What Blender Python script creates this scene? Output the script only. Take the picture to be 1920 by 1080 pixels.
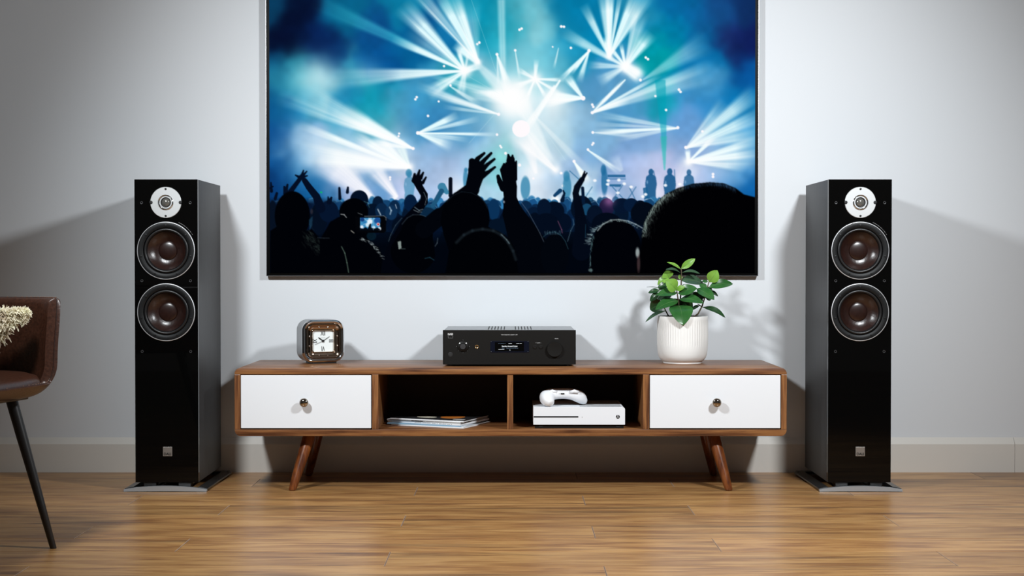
import bpy, bmesh, math, random
import numpy as np
from mathutils import Vector, Matrix

# ------------------------------------------------------------------ scene, camera, light
for o in list(bpy.data.objects):
    bpy.data.objects.remove(o)
scene = bpy.context.scene
COL = scene.collection
PI = math.pi
F_PX = 2720.0            # focal length in pixels of the 1920 x 1080 frame
CAM_Z = 0.717
PITCH = math.atan(43.0 / F_PX)

cam_data = bpy.data.cameras.new('camera')
cam_data.sensor_width = 36.0
cam_data.lens = 36.0 * F_PX / 1920.0
cam = bpy.data.objects.new('camera', cam_data)
cam.location = (0, 0, CAM_Z)
cam.rotation_euler = (PI / 2 - PITCH, 0, 0)
COL.objects.link(cam)
scene.camera = cam

world = bpy.data.worlds.new('world')
scene.world = world
world.use_nodes = True
world.node_tree.nodes['Background'].inputs[0].default_value = (1.0, 0.93, 0.86, 1)
world.node_tree.nodes['Background'].inputs[1].default_value = 0.07

def spot(name, loc, target, power, angle, blend, radius, color):
    l = bpy.data.lights.new(name, 'SPOT')
    l.energy = power; l.spot_size = math.radians(angle); l.spot_blend = blend
    l.shadow_soft_size = radius; l.color = color
    o = bpy.data.objects.new(name, l)
    o.location = loc
    o.rotation_euler = (Vector(target) - Vector(loc)).to_track_quat('-Z', 'Y').to_euler()
    COL.objects.link(o)
    return o
# two studio lamps above and to either side of the set, outside the frame
spot('studio_lamp_left', (-1.25, 3.00, 1.80), (0.75, 5.0, 0.15), 205, 112, 1.0, 0.12, (0.925, 0.97, 1.0))
spot('studio_lamp_right', (1.32, 3.00, 1.80), (-0.35, 5.0, 0.0), 208, 134, 1.0, 0.12, (0.93, 0.97, 1.0))

scene.view_settings.view_transform = 'Standard'
scene.view_settings.look = 'None'
scene.view_settings.exposure = 0.0
scene.view_settings.gamma = 1.0
scene.view_settings.use_curve_mapping = False

def P(px, py, D):
    """World point at depth Y = D that the photograph shows at pixel (px, py)."""
    u = (px - 960.0) / F_PX; v = (540.0 - py) / F_PX
    c, s = math.cos(PITCH), math.sin(PITCH)
    fy = c + v * s; fz = v * c - s
    t = D / fy
    return Vector((u * t, D, CAM_Z + fz * t))

# ------------------------------------------------------------------ materials
MATS = {}
def new_mat(name):
    m = bpy.data.materials.new(name); m.use_nodes = True
    MATS[name] = m
    return m, m.node_tree.nodes, m.node_tree.links, m.node_tree.nodes['Principled BSDF']

def plain(name, col, rough=.5, metal=0., spec=.5, emit=None, emit_k=1., coat=0., bump=0., bump_scale=200., vary=0.):
    m, N, L, b = new_mat(name)
    b.inputs['Base Color'].default_value = (*col, 1)
    b.inputs['Roughness'].default_value = rough
    b.inputs['Metallic'].default_value = metal
    b.inputs['Specular IOR Level'].default_value = spec
    b.inputs['Coat Weight'].default_value = coat
    if emit:
        b.inputs['Emission Color'].default_value = (*emit, 1); b.inputs['Emission Strength'].default_value = emit_k
    if bump or vary:
        tc = N.new('ShaderNodeTexCoord'); nz = N.new('ShaderNodeTexNoise')
        nz.inputs['Scale'].default_value = bump_scale; nz.inputs['Detail'].default_value = 4
        L.new(tc.outputs['Object'], nz.inputs['Vector'])
        if bump:
            bp = N.new('ShaderNodeBump'); bp.inputs['Strength'].default_value = bump; bp.inputs['Distance'].default_value = .002
            L.new(nz.outputs['Fac'], bp.inputs['Height']); L.new(bp.outputs['Normal'], b.inputs['Normal'])
        if vary:
            cr = N.new('ShaderNodeValToRGB')
            cr.color_ramp.elements[0].position = .3; cr.color_ramp.elements[1].position = .7
            cr.color_ramp.elements[0].color = (*[c * (1 - vary) for c in col], 1)
            cr.color_ramp.elements[1].color = (*[min(1, c * (1 + vary)) for c in col], 1)
            L.new(nz.outputs['Fac'], cr.inputs['Fac']); L.new(cr.outputs['Color'], b.inputs['Base Color'])
    return m

def wood(name, stops, axis, rough=.4, fine=60., stretch=14., coarse=5., random_obj=True, streak=None, bump=.08, spec=.5):
    """Grain running along one axis: fine lines over broad colour drift, with dark streaks."""
    m, N, L, b = new_mat(name)
    tc = N.new('ShaderNodeTexCoord')
    add = N.new('ShaderNodeVectorMath'); add.operation = 'ADD'
    L.new(tc.outputs['Object'], add.inputs[0])
    if random_obj:
        oi = N.new('ShaderNodeObjectInfo')
        mul = N.new('ShaderNodeVectorMath'); mul.operation = 'SCALE'; mul.inputs[0].default_value = (37.0, 53.0, 71.0)
        L.new(oi.outputs['Random'], mul.inputs['Scale']); L.new(mul.outputs[0], add.inputs[1])
    def stretched(scale, st):
        mp = N.new('ShaderNodeMapping')
        v = [scale] * 3; v['XYZ'.index(axis)] = scale / st
        mp.inputs['Scale'].default_value = v
        L.new(add.outputs[0], mp.inputs['Vector'])
        return mp
    n1 = N.new('ShaderNodeTexNoise'); n1.inputs['Scale'].default_value = 1; n1.inputs['Detail'].default_value = 6; n1.inputs['Roughness'].default_value = .62
    n1.inputs['Distortion'].default_value = .3
    L.new(stretched(fine, stretch * 2).outputs[0], n1.inputs['Vector'])
    n2 = N.new('ShaderNodeTexNoise'); n2.inputs['Scale'].default_value = 1; n2.inputs['Detail'].default_value = 4; n2.inputs['Distortion'].default_value = .6
    L.new(stretched(coarse * 3, stretch * .7).outputs[0], n2.inputs['Vector'])
    mix = N.new('ShaderNodeMath'); mix.operation = 'MULTIPLY_ADD'; mix.inputs[1].default_value = .55
    sc = N.new('ShaderNodeMath'); sc.operation = 'MULTIPLY'; sc.inputs[1].default_value = .45
    L.new(n2.outputs['Fac'], sc.inputs[0]); L.new(n1.outputs['Fac'], mix.inputs[0]); L.new(sc.outputs[0], mix.inputs[2])
    cr = N.new('ShaderNodeValToRGB')
    el = cr.color_ramp.elements
    while len(el) < len(stops): el.new(.5)
    for e, (p, c) in zip(el, stops): e.position = p; e.color = (*c, 1)
    L.new(mix.outputs[0], cr.inputs['Fac'])
    colour = cr.outputs['Color']
    if streak:
        n3 = N.new('ShaderNodeTexNoise'); n3.inputs['Scale'].default_value = 1; n3.inputs['Detail'].default_value = 5; n3.inputs['Roughness'].default_value = .6
        n3.inputs['Distortion'].default_value = .8
        L.new(stretched(18., 15.).outputs[0], n3.inputs['Vector'])
        r3 = N.new('ShaderNodeValToRGB'); r3.color_ramp.elements[0].position = .55; r3.color_ramp.elements[1].position = .68
        r3.color_ramp.elements[0].color = (0, 0, 0, 1); r3.color_ramp.elements[1].color = (1, 1, 1, 1)
        L.new(n3.outputs['Fac'], r3.inputs['Fac'])
        mx = N.new('ShaderNodeMixRGB'); mx.inputs['Color2'].default_value = (*streak, 1)
        k = N.new('ShaderNodeMath'); k.operation = 'MULTIPLY'; k.inputs[1].default_value = .62
        L.new(r3.outputs['Color'], k.inputs[0]); L.new(k.outputs[0], mx.inputs['Fac']); L.new(colour, mx.inputs['Color1'])
        colour = mx.outputs['Color']
    if random_obj:
        hv = N.new('ShaderNodeHueSaturation')
        mr = N.new('ShaderNodeMapRange'); mr.inputs['To Min'].default_value = .86; mr.inputs['To Max'].default_value = 1.12
        L.new(oi.outputs['Random'], mr.inputs['Value']); L.new(mr.outputs['Result'], hv.inputs['Value'])
        L.new(colour, hv.inputs['Color']); colour = hv.outputs['Color']
    L.new(colour, b.inputs['Base Color'])
    b.inputs['Roughness'].default_value = rough
    b.inputs['Specular IOR Level'].default_value = spec
    if bump:
        bp = N.new('ShaderNodeBump'); bp.inputs['Strength'].default_value = bump; bp.inputs['Distance'].default_value = .001
        L.new(n1.outputs['Fac'], bp.inputs['Height']); L.new(bp.outputs['Normal'], b.inputs['Normal'])
    return m

plain('wall_paint', (.68, .705, .73), .85, spec=.2, bump=.02, bump_scale=350)
plain('ceiling_paint', (.5, .5, .5), .9)
plain('trim_paint', (.66, .63, .58), .5, bump=.02, bump_scale=80)
plain('joint_dark', (.035, .022, .014), .8)
plain('joint_pale', (.32, .24, .19), .7)
FL = [(.30, (.095, .038, .014)), (.41, (.240, .108, .038)), (.50, (.350, .176, .061)), (.60, (.465, .258, .096)), (.72, (.29, .138, .050))]
wood('floor_oak', FL, 'X', rough=.33, fine=95, stretch=8, coarse=6, streak=(.055, .030, .020), bump=.05, spec=.5)
WN = [(.36, (.050, .016, .006)), (.44, (.132, .048, .017)), (.50, (.205, .083, .029)), (.57, (.295, .130, .044)), (.65, (.140, .053, .019))]
wood('walnut_x', WN, 'X', rough=.38, fine=130, stretch=16, coarse=9, random_obj=False, bump=.05)
wood('walnut_z', WN, 'Z', rough=.38, fine=130, stretch=12, coarse=9, random_obj=False, bump=.05)
LG = [(.38, (.055, .013, .004)), (.5, (.140, .038, .009)), (.62, (.235, .072, .017))]
wood('leg_wood', LG, 'Z', rough=.28, fine=90, stretch=10, coarse=8, random_obj=True, bump=.03)
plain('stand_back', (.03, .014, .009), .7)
plain('drawer_white', (.775, .80, .83), .35)
plain('black_gap', (.004, .004, .004), .8)
wood('black_ash', [(.4, (.010, .010, .0105)), (.6, (.023, .023, .024))], 'Z', rough=.42, fine=240, stretch=14, coarse=30, random_obj=False, bump=.25)
plain('gloss_black', (.0015, .0015, .0015), .03, spec=.22)
plain('satin_black', (.008, .008, .008), .35)
plain('matte_black', (.012, .012, .012), .7)
plain('amp_black', (.0052, .0048, .0042), .5, spec=.25, bump=.03, bump_scale=600)
plain('amp_lid', (.30, .31, .32), .30, metal=.7)  # grey metal puts the wall's sheen into the colour of a black lid
plain('rubber', (.0055, .0055, .006), .40)
plain('basket_black', (.0045, .005, .0055), .5, spec=.3)
plain('cone_brown', (.018, .0064, .0046), .30, spec=.6, bump=.25, bump_scale=90, vary=.25)
plain('dust_cap', (.017, .0060, .0044), .28, spec=.6, vary=.2, bump_scale=90)
plain('trim_silver', (.62, .63, .65), .42, metal=.5)
plain('plate_silver', (.52, .53, .53), .5, metal=.5)
plain('chrome', (.70, .71, .73), .07, metal=1.)
plain('shaded_chrome', (.30, .31, .32), .30, metal=.75)  # chrome darkened in its colour for the shaded wall its sides mirror
plain('bronze_chrome', (.50, .40, .31), .10, metal=1.)
plain('dark_chrome', (.46, .42, .37), .07, metal=1.)
plain('dome_grey', (.16, .155, .14), .14, spec=.8, metal=.4)
plain('badge_grey', (.33, .31, .29), .4, metal=.7)
plain('base_silver', (.47, .49, .51), .35, metal=.6)
plain('base_black', (.010, .010, .010), .3)
plain('leather', (.046, .0165, .0090), .32, spec=.55, bump=.25, bump_scale=160, vary=.35)
plain('leather_dark', (.026, .010, .007), .38, spec=.5, bump=.25, bump_scale=160, vary=.25)
plain('thread', (.26, .13, .075), .7)
plain('chair_metal', (.012, .012, .013), .4)
plain('wool', (.95, .82, .63), .9, vary=.2, bump_scale=30)
plain('wool_back', (.34, .24, .14), .95, vary=.3, bump_scale=60)
plain('tv_black', (.0005, .0005, .0005), .4, spec=.06)
plain('tv_edge', (.30, .30, .31), .35, metal=.8)
plain('pot_white', (.83, .82, .79), .5, bump=.06, bump_scale=260)
plain('soil', (.02, .013, .009), .95, bump=.8, bump_scale=120)
plain('stem_brown', (.075, .055, .028), .7, vary=.3, bump_scale=60)
plain('clock_face', (.80, .85, .84), .5)
plain('ink', (.008, .008, .008), .5)
plain('ink_grey', (.2, .2, .2), .5)
plain('print_white', (.72, .72, .72), .6)
plain('print_dim', (.23, .23, .23), .6)
plain('brass', (.85, .60, .28), .2, metal=1.)
plain('display_navy', (.002, .004, .012), .25)
plain('display_glow', (.02, .02, .02), .5, emit=(.9, .95, 1.), emit_k=.95)
plain('display_blue', (.02, .02, .02), .5, emit=(.25, .40, .60), emit_k=.5)
plain('console_white', (.765, .79, .825), .45)
plain('vent_dark', (.05, .048, .042), .7)
plain('pad_white', (.80, .82, .85), .38)
plain('pad_seam', (.34, .35, .36), .6)
plain('knob_grey', (.055, .055, .058), .35, metal=.3)
plain('lamp_white', (.9, .9, .9), .5, emit=(.9, .9, .9), emit_k=.6)
plain('paper_white', (.80, .82, .84), .6)
plain('paper_grey', (.40, .39, .38), .6)
plain('paper_blue', (.22, .36, .48), .5)
plain('cover_dark', (.020, .020, .022), .3)
plain('cover_orange', (.45, .14, .02), .4)
plain('cover_cream', (.62, .58, .46), .4)

def leaf_mat(name, a, b_, rough):
    m, N, L, b = new_mat(name)
    tc = N.new('ShaderNodeTexCoord'); nz = N.new('ShaderNodeTexNoise'); nz.inputs['Scale'].default_value = 35
    L.new(tc.outputs['Object'], nz.inputs['Vector'])
    cr = N.new('ShaderNodeValToRGB'); cr.color_ramp.elements[0].position = .3; cr.color_ramp.elements[1].position = .7
    cr.color_ramp.elements[0].color = (*a, 1); cr.color_ramp.elements[1].color = (*b_, 1)
    L.new(nz.outputs['Fac'], cr.inputs['Fac']); L.new(cr.outputs['Color'], b.inputs['Base Color'])
    b.inputs['Roughness'].default_value = rough
    b.inputs['Subsurface Weight'].default_value = 0.0
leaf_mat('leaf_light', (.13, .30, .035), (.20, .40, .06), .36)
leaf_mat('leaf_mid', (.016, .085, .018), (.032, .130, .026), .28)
leaf_mat('leaf_dark', (.009, .042, .012), (.016, .062, .018), .28)  # deep green leaves; also paints the shade on the inner ones
leaf_mat('leaf_grey', (.028, .070, .036), (.048, .098, .052), .30)
plain('leaf_rib', (.12, .22, .08), .5)

# ------------------------------------------------------------------ mesh helpers
class MB:
    """Collects vertices and faces; build() links them as one mesh object."""
    def __init__(s): s.v = []; s.f = []; s.m = []; s.mat = 0
    def add(s, vs, fs):
        o = len(s.v); s.v += [tuple(v) for v in vs]
        s.f += [tuple(i + o for i in f) for f in fs]; s.m += [s.mat] * len(fs)
        return s
    def box(s, x0, x1, y0, y1, z0, z1, bev=0.):
        if bev <= 0:
            vs = [(x, y, z) for x in (x0, x1) for y in (y0, y1) for z in (z0, z1)]
            return s.add(vs, [(0,1,3,2),(4,6,7,5),(0,4,5,1),(2,3,7,6),(0,2,6,4),(1,5,7,3)])
        bm = bmesh.new(); bmesh.ops.create_cube(bm, size=1)
        bmesh.ops.scale(bm, vec=(x1-x0, y1-y0, z1-z0), verts=bm.verts)
        bmesh.ops.translate(bm, vec=((x0+x1)/2, (y0+y1)/2, (z0+z1)/2), verts=bm.verts)
        bmesh.ops.bevel(bm, geom=bm.edges[:], offset=bev, segments=2, profile=.5, affect='EDGES')
        return s.bm(bm)
    def bm(s, bm):
        bm.verts.index_update()
        s.add([v.co[:] for v in bm.verts], [[v.index for v in f.verts] for f in bm.faces]); bm.free()
        return s
    def loft(s, rings, close=True, cap0=True, cap1=True):
        n = len(rings[0]); vs = [p for r in rings for p in r]; fs = []
        for i in range(len(rings) - 1):
            for j in range(n if close else n - 1):
                k = (j + 1) % n
                fs.append((i*n+j, i*n+k, (i+1)*n+k, (i+1)*n+j))
        if cap0: fs.append(tuple(reversed(range(n))))
        if cap1: fs.append(tuple(range((len(rings)-1)*n, len(rings)*n)))
        return s.add(vs, fs)
    def tube(s, pts, radii, n=10, cap=True):
        pts = [Vector(p) for p in pts]; rings = []
        if isinstance(radii, (int, float)): radii = [radii] * len(pts)
        up = None
        for i, p in enumerate(pts):
            d = (pts[min(i+1, len(pts)-1)] - pts[max(i-1, 0)]).normalized()
            if up is None: up = Vector((0, 0, 1)) if abs(d.z) < .9 else Vector((0, 1, 0))
            a = (up - d * up.dot(d)).normalized(); b = d.cross(a); up = a
            rings.append([p + (a * math.cos(t) + b * math.sin(t)) * radii[i] for t in [2*PI*k/n for k in range(n)]])
        return s.loft(rings, True, cap, cap)
    def lathe_y(s, cx, cz, prof, n=48, y0=0.):
        """Revolve (radius, y) pairs about an axis along Y."""
        rings = []
        for r, y in prof:
            rings.append([(cx + r*math.cos(2*PI*k/n), y0 + y, cz + r*math.sin(2*PI*k/n)) for k in range(n)])
        return s.loft(rings, True, prof[0][0] > 1e-6 and s_cap, prof[-1][0] > 1e-6 and s_cap)
    def lathe_z(s, cx, cy, prof, n=48, wob=None):
        rings = []
        for r, z in prof:
            rings.append([(cx + (r + (wob(k, z) if wob else 0))*math.cos(2*PI*k/n), cy + (r + (wob(k, z) if wob else 0))*math.sin(2*PI*k/n), z) for k in range(n)])
        return s.loft(rings, True, False, False)
    def build(s, name, mat, parent=None, smooth=None, bev=0., loc=None):
        me = bpy.data.meshes.new(name)
        me.from_pydata(s.v, [], s.f); me.validate()
        mats = mat if isinstance(mat, (list, tuple)) else [mat]
        for q in mats: me.materials.append(MATS[q])
        if len(mats) > 1: me.polygons.foreach_set('material_index', s.m[:len(me.polygons)])
        bm = bmesh.new(); bm.from_mesh(me); bmesh.ops.remove_doubles(bm, verts=bm.verts, dist=1e-6)
        bmesh.ops.recalc_face_normals(bm, faces=bm.faces)
        if bev: bmesh.ops.bevel(bm, geom=[e for e in bm.edges if len(e.link_faces) == 2 and e.calc_face_angle(0) > .6], offset=bev, segments=2, profile=.5, affect='EDGES')
        bm.to_mesh(me); bm.free()
        return link(name, me, parent, smooth, loc)
s_cap = False

def link(name, me, parent=None, smooth=None, loc=None):
    o = bpy.data.objects.new(name, me); COL.objects.link(o)
    if smooth:
        me.polygons.foreach_set('use_smooth', [True] * len(me.polygons))
        if smooth < 3: me.set_sharp_from_angle(angle=smooth)
    if parent: o.parent = parent
    if loc is not None: o.location = loc
    return o

def tag(o, label, cat, group=None):
    o['label'] = label; o['category'] = cat
    if group: o['group'] = group
    return o
def thing(name, label, cat, loc=(0, 0, 0), rz=0., group=None):
    o = bpy.data.objects.new(name, None); COL.objects.link(o)
    o.empty_display_size = .05
    o.location = loc; o.rotation_euler = (0, 0, rz)
    return tag(o, label, cat, group)
def structure(o, label=None):
    o['kind'] = 'structure'
    if label: o['label'] = label
    return o
def copy_tree(o, parent=None):
    c = o.copy(); COL.objects.link(c); c.parent = parent
    for ch in list(o.children): copy_tree(ch, c)
    return c

def rrect(w, h, r, n=6, cx=0., cz=0.):
    """Rounded rectangle outline in the XZ plane."""
    r = min(r, w/2 - 1e-5, h/2 - 1e-5); out = []
    for sx, sz, a0 in ((1, 1, 0), (-1, 1, PI/2), (-1, -1, PI), (1, -1, 3*PI/2)):
        for k in range(n + 1):
            a = a0 + PI/2*k/n
            out.append((cx + sx*(w/2-r) + r*math.cos(a), cz + sz*(h/2-r) + r*math.sin(a)))
    return out

def text_mesh(name, body, size, mat, parent, loc, rot=(PI/2, 0, 0), extrude=.0002, align='CENTER', sx=1., bold=0.):
    cu = bpy.data.curves.new(name, 'FONT'); cu.body = body; cu.size = size; cu.extrude = extrude
    cu.align_x = align; cu.align_y = 'CENTER'; cu.resolution_u = 3; cu.offset = bold
    t = bpy.data.objects.new(name, cu); COL.objects.link(t)
    dg = bpy.context.evaluated_depsgraph_get()
    me = bpy.data.meshes.new_from_object(t.evaluated_get(dg))
    bpy.data.objects.remove(t); bpy.data.curves.remove(cu)
    me.materials.clear(); me.materials.append(MATS[mat])
    me.transform(Matrix.Diagonal((sx, 1, 1, 1)))
    o = link(name, me, parent)
    o.location = loc; o.rotation_euler = rot
    return o

def cut(o, cutters):
    """Boolean-subtract meshes from o (applied)."""
    for c in cutters:
        md = o.modifiers.new('cut', 'BOOLEAN'); md.object = c; md.operation = 'DIFFERENCE'; md.solver = 'EXACT'
    dg = bpy.context.evaluated_depsgraph_get()
    me = bpy.data.meshes.new_from_object(o.evaluated_get(dg))
    o.modifiers.clear(); old = o.data; o.data = me; bpy.data.meshes.remove(old)
    for c in cutters: bpy.data.objects.remove(c)
    o.data.shade_flat()

# ------------------------------------------------------------------ the room
WALL_Y = 5.025
RX = 3.6
Y_NEAR = -0.6
def slab(name, x0, x1, y0, y1, z0, z1, mat):
    return structure(MB().box(x0, x1, y0, y1, z0, z1).build(name, mat))
slab('wall_back', -RX, RX, WALL_Y, WALL_Y + .1, -.02, 2.8, 'wall_paint')
slab('wall_left', -RX - .1, -RX, Y_NEAR, WALL_Y + .1, -.02, 2.8, 'wall_paint')
slab('wall_right', RX, RX + .1, Y_NEAR, WALL_Y + .1, -.02, 2.8, 'wall_paint')
slab('ceiling', -RX - .1, RX + .1, Y_NEAR, WALL_Y + .1, 2.8, 2.9, 'ceiling_paint')
floor = slab('floor', -RX, RX, Y_NEAR, WALL_Y, -.03, -.0085, 'joint_dark')

# floor planks: rows 0.176 m deep, boards 1.367 m long, joints stepping in a pattern of three
PW, PLEN = .176, 1.367
JOINT = (-.304, .219, .524)
plank_cache = {}
def plank_mesh(ln, wd):
    key = (round(ln, 4), round(wd, 4))
    if key not in plank_cache:
        g, c = .0004, .0010
        x, y = ln/2 - .0006, wd/2 - g
        vs = [(-x, -y, -.009), (x, -y, -.009), (x, y, -.009), (-x, y, -.009),
              (-x, -y, -c*.6), (x, -y, -c*.6), (x, y, -c*.6), (-x, y, -c*.6),
              (-x+c, -y+c, 0), (x-c, -y+c, 0), (x-c, y-c, 0), (-x+c, y-c, 0)]
        fs = [(3,2,1,0),(0,1,5,4),(1,2,6,5),(2,3,7,6),(3,0,4,7),(4,5,9,8),(5,6,10,9),(6,7,11,10),(7,4,8,11),(8,9,10,11)]
        me = bpy.data.meshes.new('plank'); me.from_pydata(vs, [], fs)
        me.materials.append(MATS['floor_oak']); me.materials.append(MATS['joint_pale'])
        for i in (6, 8): me.polygons[i].material_index = 1     # pale worn ends
        plank_cache[key] = me
    return plank_cache[key]
row = 0
yb = 5.028
while yb > Y_NEAR:
    ya = max(yb - PW, Y_NEAR); yt = min(yb, WALL_Y)
    k = (row - 2) % 3
    x = JOINT[k] - 4 * PLEN
    while x < RX:
        x0, x1 = max(x, -RX), min(x + PLEN, RX)
        if x1 - x0 > .02:
            o = bpy.data.objects.new('plank', plank_mesh(x1 - x0, yt - ya)); COL.objects.link(o)
            o.parent = floor; o.location = ((x0+x1)/2, (ya+yt)/2, 0)
        x += PLEN
    yb -= PW; row += 1

def baseboard(x0, x1, parent):
    d0 = WALL_Y; prof = [(d0, 0.), (d0 - .018, 0.), (d0 - .018, .0975), (d0 - .0172, .0985), (d0 - .002, .1178), (d0, .1195)]
    MB().loft([[(x, y, z) for y, z in prof] for x in (x0, x1)]).build('board', 'trim_paint', parent)
bb = bpy.data.objects.new('baseboard_back', None); COL.objects.link(bb); structure(bb)
baseboard(-RX, 1.7385, bb); baseboard(1.7395, RX, bb)
def concert_picture(NX=720, NY=408, SS=2):
    """Paint the concert picture shown on the television, returns (NY, NX, 3) sRGB 0..1, row 0 = top.
    Picture units: u 506..1415 across, v -4..512 down."""
    rng = np.random.default_rng(7)
    W, H = NX * SS, NY * SS
    U0, U1, V0, V1 = 506.0, 1415.0, -4.0, 512.0
    xs = (U0 + (np.arange(W) + .5) / W * (U1 - U0)).astype(np.float32)
    ys = (V0 + (np.arange(H) + .5) / H * (V1 - V0)).astype(np.float32)
    X, Y = np.meshgrid(xs, ys)
    px = (U1 - U0) / W
    # ---------------------------------------------------------------- smoky backdrop
    pts = [(510,8,10,60,95),(560,40,5,14,42),(600,70,8,34,84),(530,85,5,12,40),(650,30,8,100,140),(700,60,10,75,135),(760,15,10,125,165),
     (620,115,10,60,115),(520,128,10,75,118),(560,135,40,140,165),(605,148,130,195,212),(530,155,40,140,170),(650,142,50,150,180),(710,115,5,80,145),
     (705,178,5,145,175),(690,205,5,150,165),(655,185,20,125,172),(515,200,10,85,140),(515,250,10,75,140),(575,190,70,165,190),(560,215,8,110,165),
     (580,250,135,180,222),(560,285,120,175,215),(640,225,20,140,180),(650,240,150,190,220),(690,225,60,150,185),(740,205,70,150,190),(730,225,70,175,190),
     (770,240,60,140,190),(800,190,60,150,195),(745,260,160,195,220),(840,60,15,110,165),(800,40,10,85,145),(770,90,5,95,150),(870,20,20,150,180),
     (920,30,5,140,170),(940,60,20,160,185),(910,80,10,145,175),(900,120,110,185,210),(880,150,40,160,180),(860,200,60,140,185),(820,230,50,130,185),
     (960,30,60,165,185),(1010,40,110,190,205),(1060,30,0,120,165),(1100,80,0,130,178),(1080,105,20,140,180),(1115,40,5,120,165),(990,110,70,175,200),(1040,110,60,165,195),
     (1200,15,30,140,180),(1270,20,5,100,155),(1260,60,0,130,172),(1235,105,0,155,165),(1300,35,15,90,150),(1350,20,20,75,135),(1403,10,15,45,95),(1370,75,25,45,105),
     (1408,80,15,28,85),(1330,110,5,110,170),(1290,130,10,120,180),(1405,140,8,85,155),(1380,195,5,115,178),(1130,150,70,145,195),(1150,200,70,145,195),(1200,180,70,150,195),
     (1242,180,10,160,180),(1290,175,60,140,195),(1330,150,70,150,200),(1345,200,40,130,190),(1200,255,115,160,210),(1290,230,95,150,205),(1290,290,120,160,212),(1405,250,60,150,205),
     (1408,345,8,90,160),(1385,300,80,150,205),(1100,240,130,180,215),(1120,290,120,170,210),(1050,250,165,205,225),(1000,290,180,220,235),(925,300,120,200,205),(900,290,150,190,222),(850,300,165,190,225),
     (860,260,90,160,205),(800,290,150,185,222),(750,285,205,225,242),(700,300,190,210,236),(700,330,40,120,180),(650,290,150,190,222),(600,300,170,195,228),(570,320,30,110,165),
     (530,305,6,72,135),(515,345,6,50,105),(560,350,8,75,135),(600,352,10,90,150),(645,335,140,170,215),(680,360,190,195,230),(710,350,40,115,175),(740,350,200,205,236),(800,335,170,195,230),(830,350,170,195,230),
     (1000,345,185,215,238),(1040,340,160,195,225),(1100,330,140,175,218),(1160,320,140,170,215),(1200,330,165,185,228),(1250,330,170,180,225),(1310,320,170,190,230),(1350,310,130,170,215),
     (900,350,170,210,230),(1060,375,160,195,225),(1100,365,150,190,220),(1180,365,150,180,220),(1030,300,190,215,235)]
    P = np.array(pts, np.float32)
    # coarse evaluation then bilinear enlargement
    cw, ch = 228, 130
    cx = np.linspace(U0, U1, cw, dtype=np.float32); cy = np.linspace(V0, V1, ch, dtype=np.float32)
    CX, CY = np.meshgrid(cx, cy)
    # gentle domain warp gives the smoke ragged edges
    def vnoise(A, B, s, seed):
        r = np.random.default_rng(seed); g = r.random((64, 64)).astype(np.float32)
        a = A / s; b = B / s
        i = np.floor(a).astype(int); j = np.floor(b).astype(int)
        fa = a - i; fb = b - j; fa = fa*fa*(3-2*fa); fb = fb*fb*(3-2*fb)
        i %= 64; j %= 64; i1 = (i+1) % 64; j1 = (j+1) % 64
        return (g[j,i]*(1-fa)+g[j,i1]*fa)*(1-fb)+(g[j1,i]*(1-fa)+g[j1,i1]*fa)*fb - .5
    WX = CX + 26*vnoise(CX, CY, 42, 1) + 12*vnoise(CX, CY, 17, 2)
    WY = CY + 26*vnoise(CX, CY, 42, 3) + 12*vnoise(CX, CY, 17, 4)
    acc = np.zeros((ch, cw, 3), np.float32); wt = np.full((ch, cw, 1), 1e-9, np.float32)
    for p in P:
        d2 = (WX-p[0])**2 + (WY-p[1])**2
        w = (np.exp(-d2/(2*19**2)) + .004*np.exp(-d2/(2*60**2)))[..., None]
        acc += w*p[2:5]; wt += w
    acc /= wt
    fx = np.clip((xs-U0)/(U1-U0)*(cw-1), 0, cw-1.001); fy = np.clip((ys-V0)/(V1-V0)*(ch-1), 0, ch-1.001)
    ix = fx.astype(int); iy = fy.astype(int); tx = (fx-ix)[None,:,None]; ty = (fy-iy)[:,None,None]
    r0 = acc[iy]; r1 = acc[iy+1]
    rows = r0*(1-ty)+r1*ty
    img = (rows[:,ix]*(1-tx)+rows[:,ix+1]*tx)/255.
    img = img.astype(np.float32)
    del rows, r0, r1
    img *= (1 + .10*vnoise(X, Y, 30, 8) + .06*vnoise(X, Y, 11, 9))[..., None]
    # ---------------------------------------------------------------- helpers
    def box(x0, x1, y0, y1):
        i0 = max(0, int((x0-U0)/px)-1); i1 = min(W, int((x1-U0)/px)+2)
        py = (V1-V0)/H
        j0 = max(0, int((y0-V0)/py)-1); j1 = min(H, int((y1-V0)/py)+2)
        return slice(j0, max(j0, j1)), slice(i0, max(i0, i1))
    def screen(s, m, col):
        c = np.array(col, np.float32)
        v = img[s]; img[s] = 1-(1-np.clip(v,0,1))*(1-np.clip(m,0,1)[...,None]*c)
    def over(s, m, col):
        c = np.array(col, np.float32)/255.
        img[s] = img[s]*(1-m[...,None]) + c*m[...,None]
    def beam(x0, y0, x1, y1, w0, w1, k=.9, col=(1,1,1), fade=1.0, soft=.5):
        L = float(np.hypot(x1-x0, y1-y0)); dx = (x1-x0)/L; dy = (y1-y0)/L; m = max(w0, w1)*1.6; w1 = w1*1.12
        s = box(min(x0,x1)-m, max(x0,x1)+m, min(y0,y1)-m, max(y0,y1)+m)
        a = X[s]-x0; b = Y[s]-y0
        t = (a*dx+b*dy)/L; q = np.abs(a*dy-b*dx)
        hw = .5*(w0+(w1-w0)*np.clip(t,0,1))
        e = np.clip((hw*(1+soft)-q)/(hw*2*soft+.6), 0, 1); e = e*e*(3-2*e)
        l = np.clip(t*L/3+.5, 0, 1)*np.clip((1-t)/.35, 0, 1)*(1-.6*fade*np.clip(t,0,1))
        nz = streak[((a*dy-b*dx)/(hw+.5)*22 + 40 + 17*(x1+y1)).astype(int) % 512]
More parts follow.
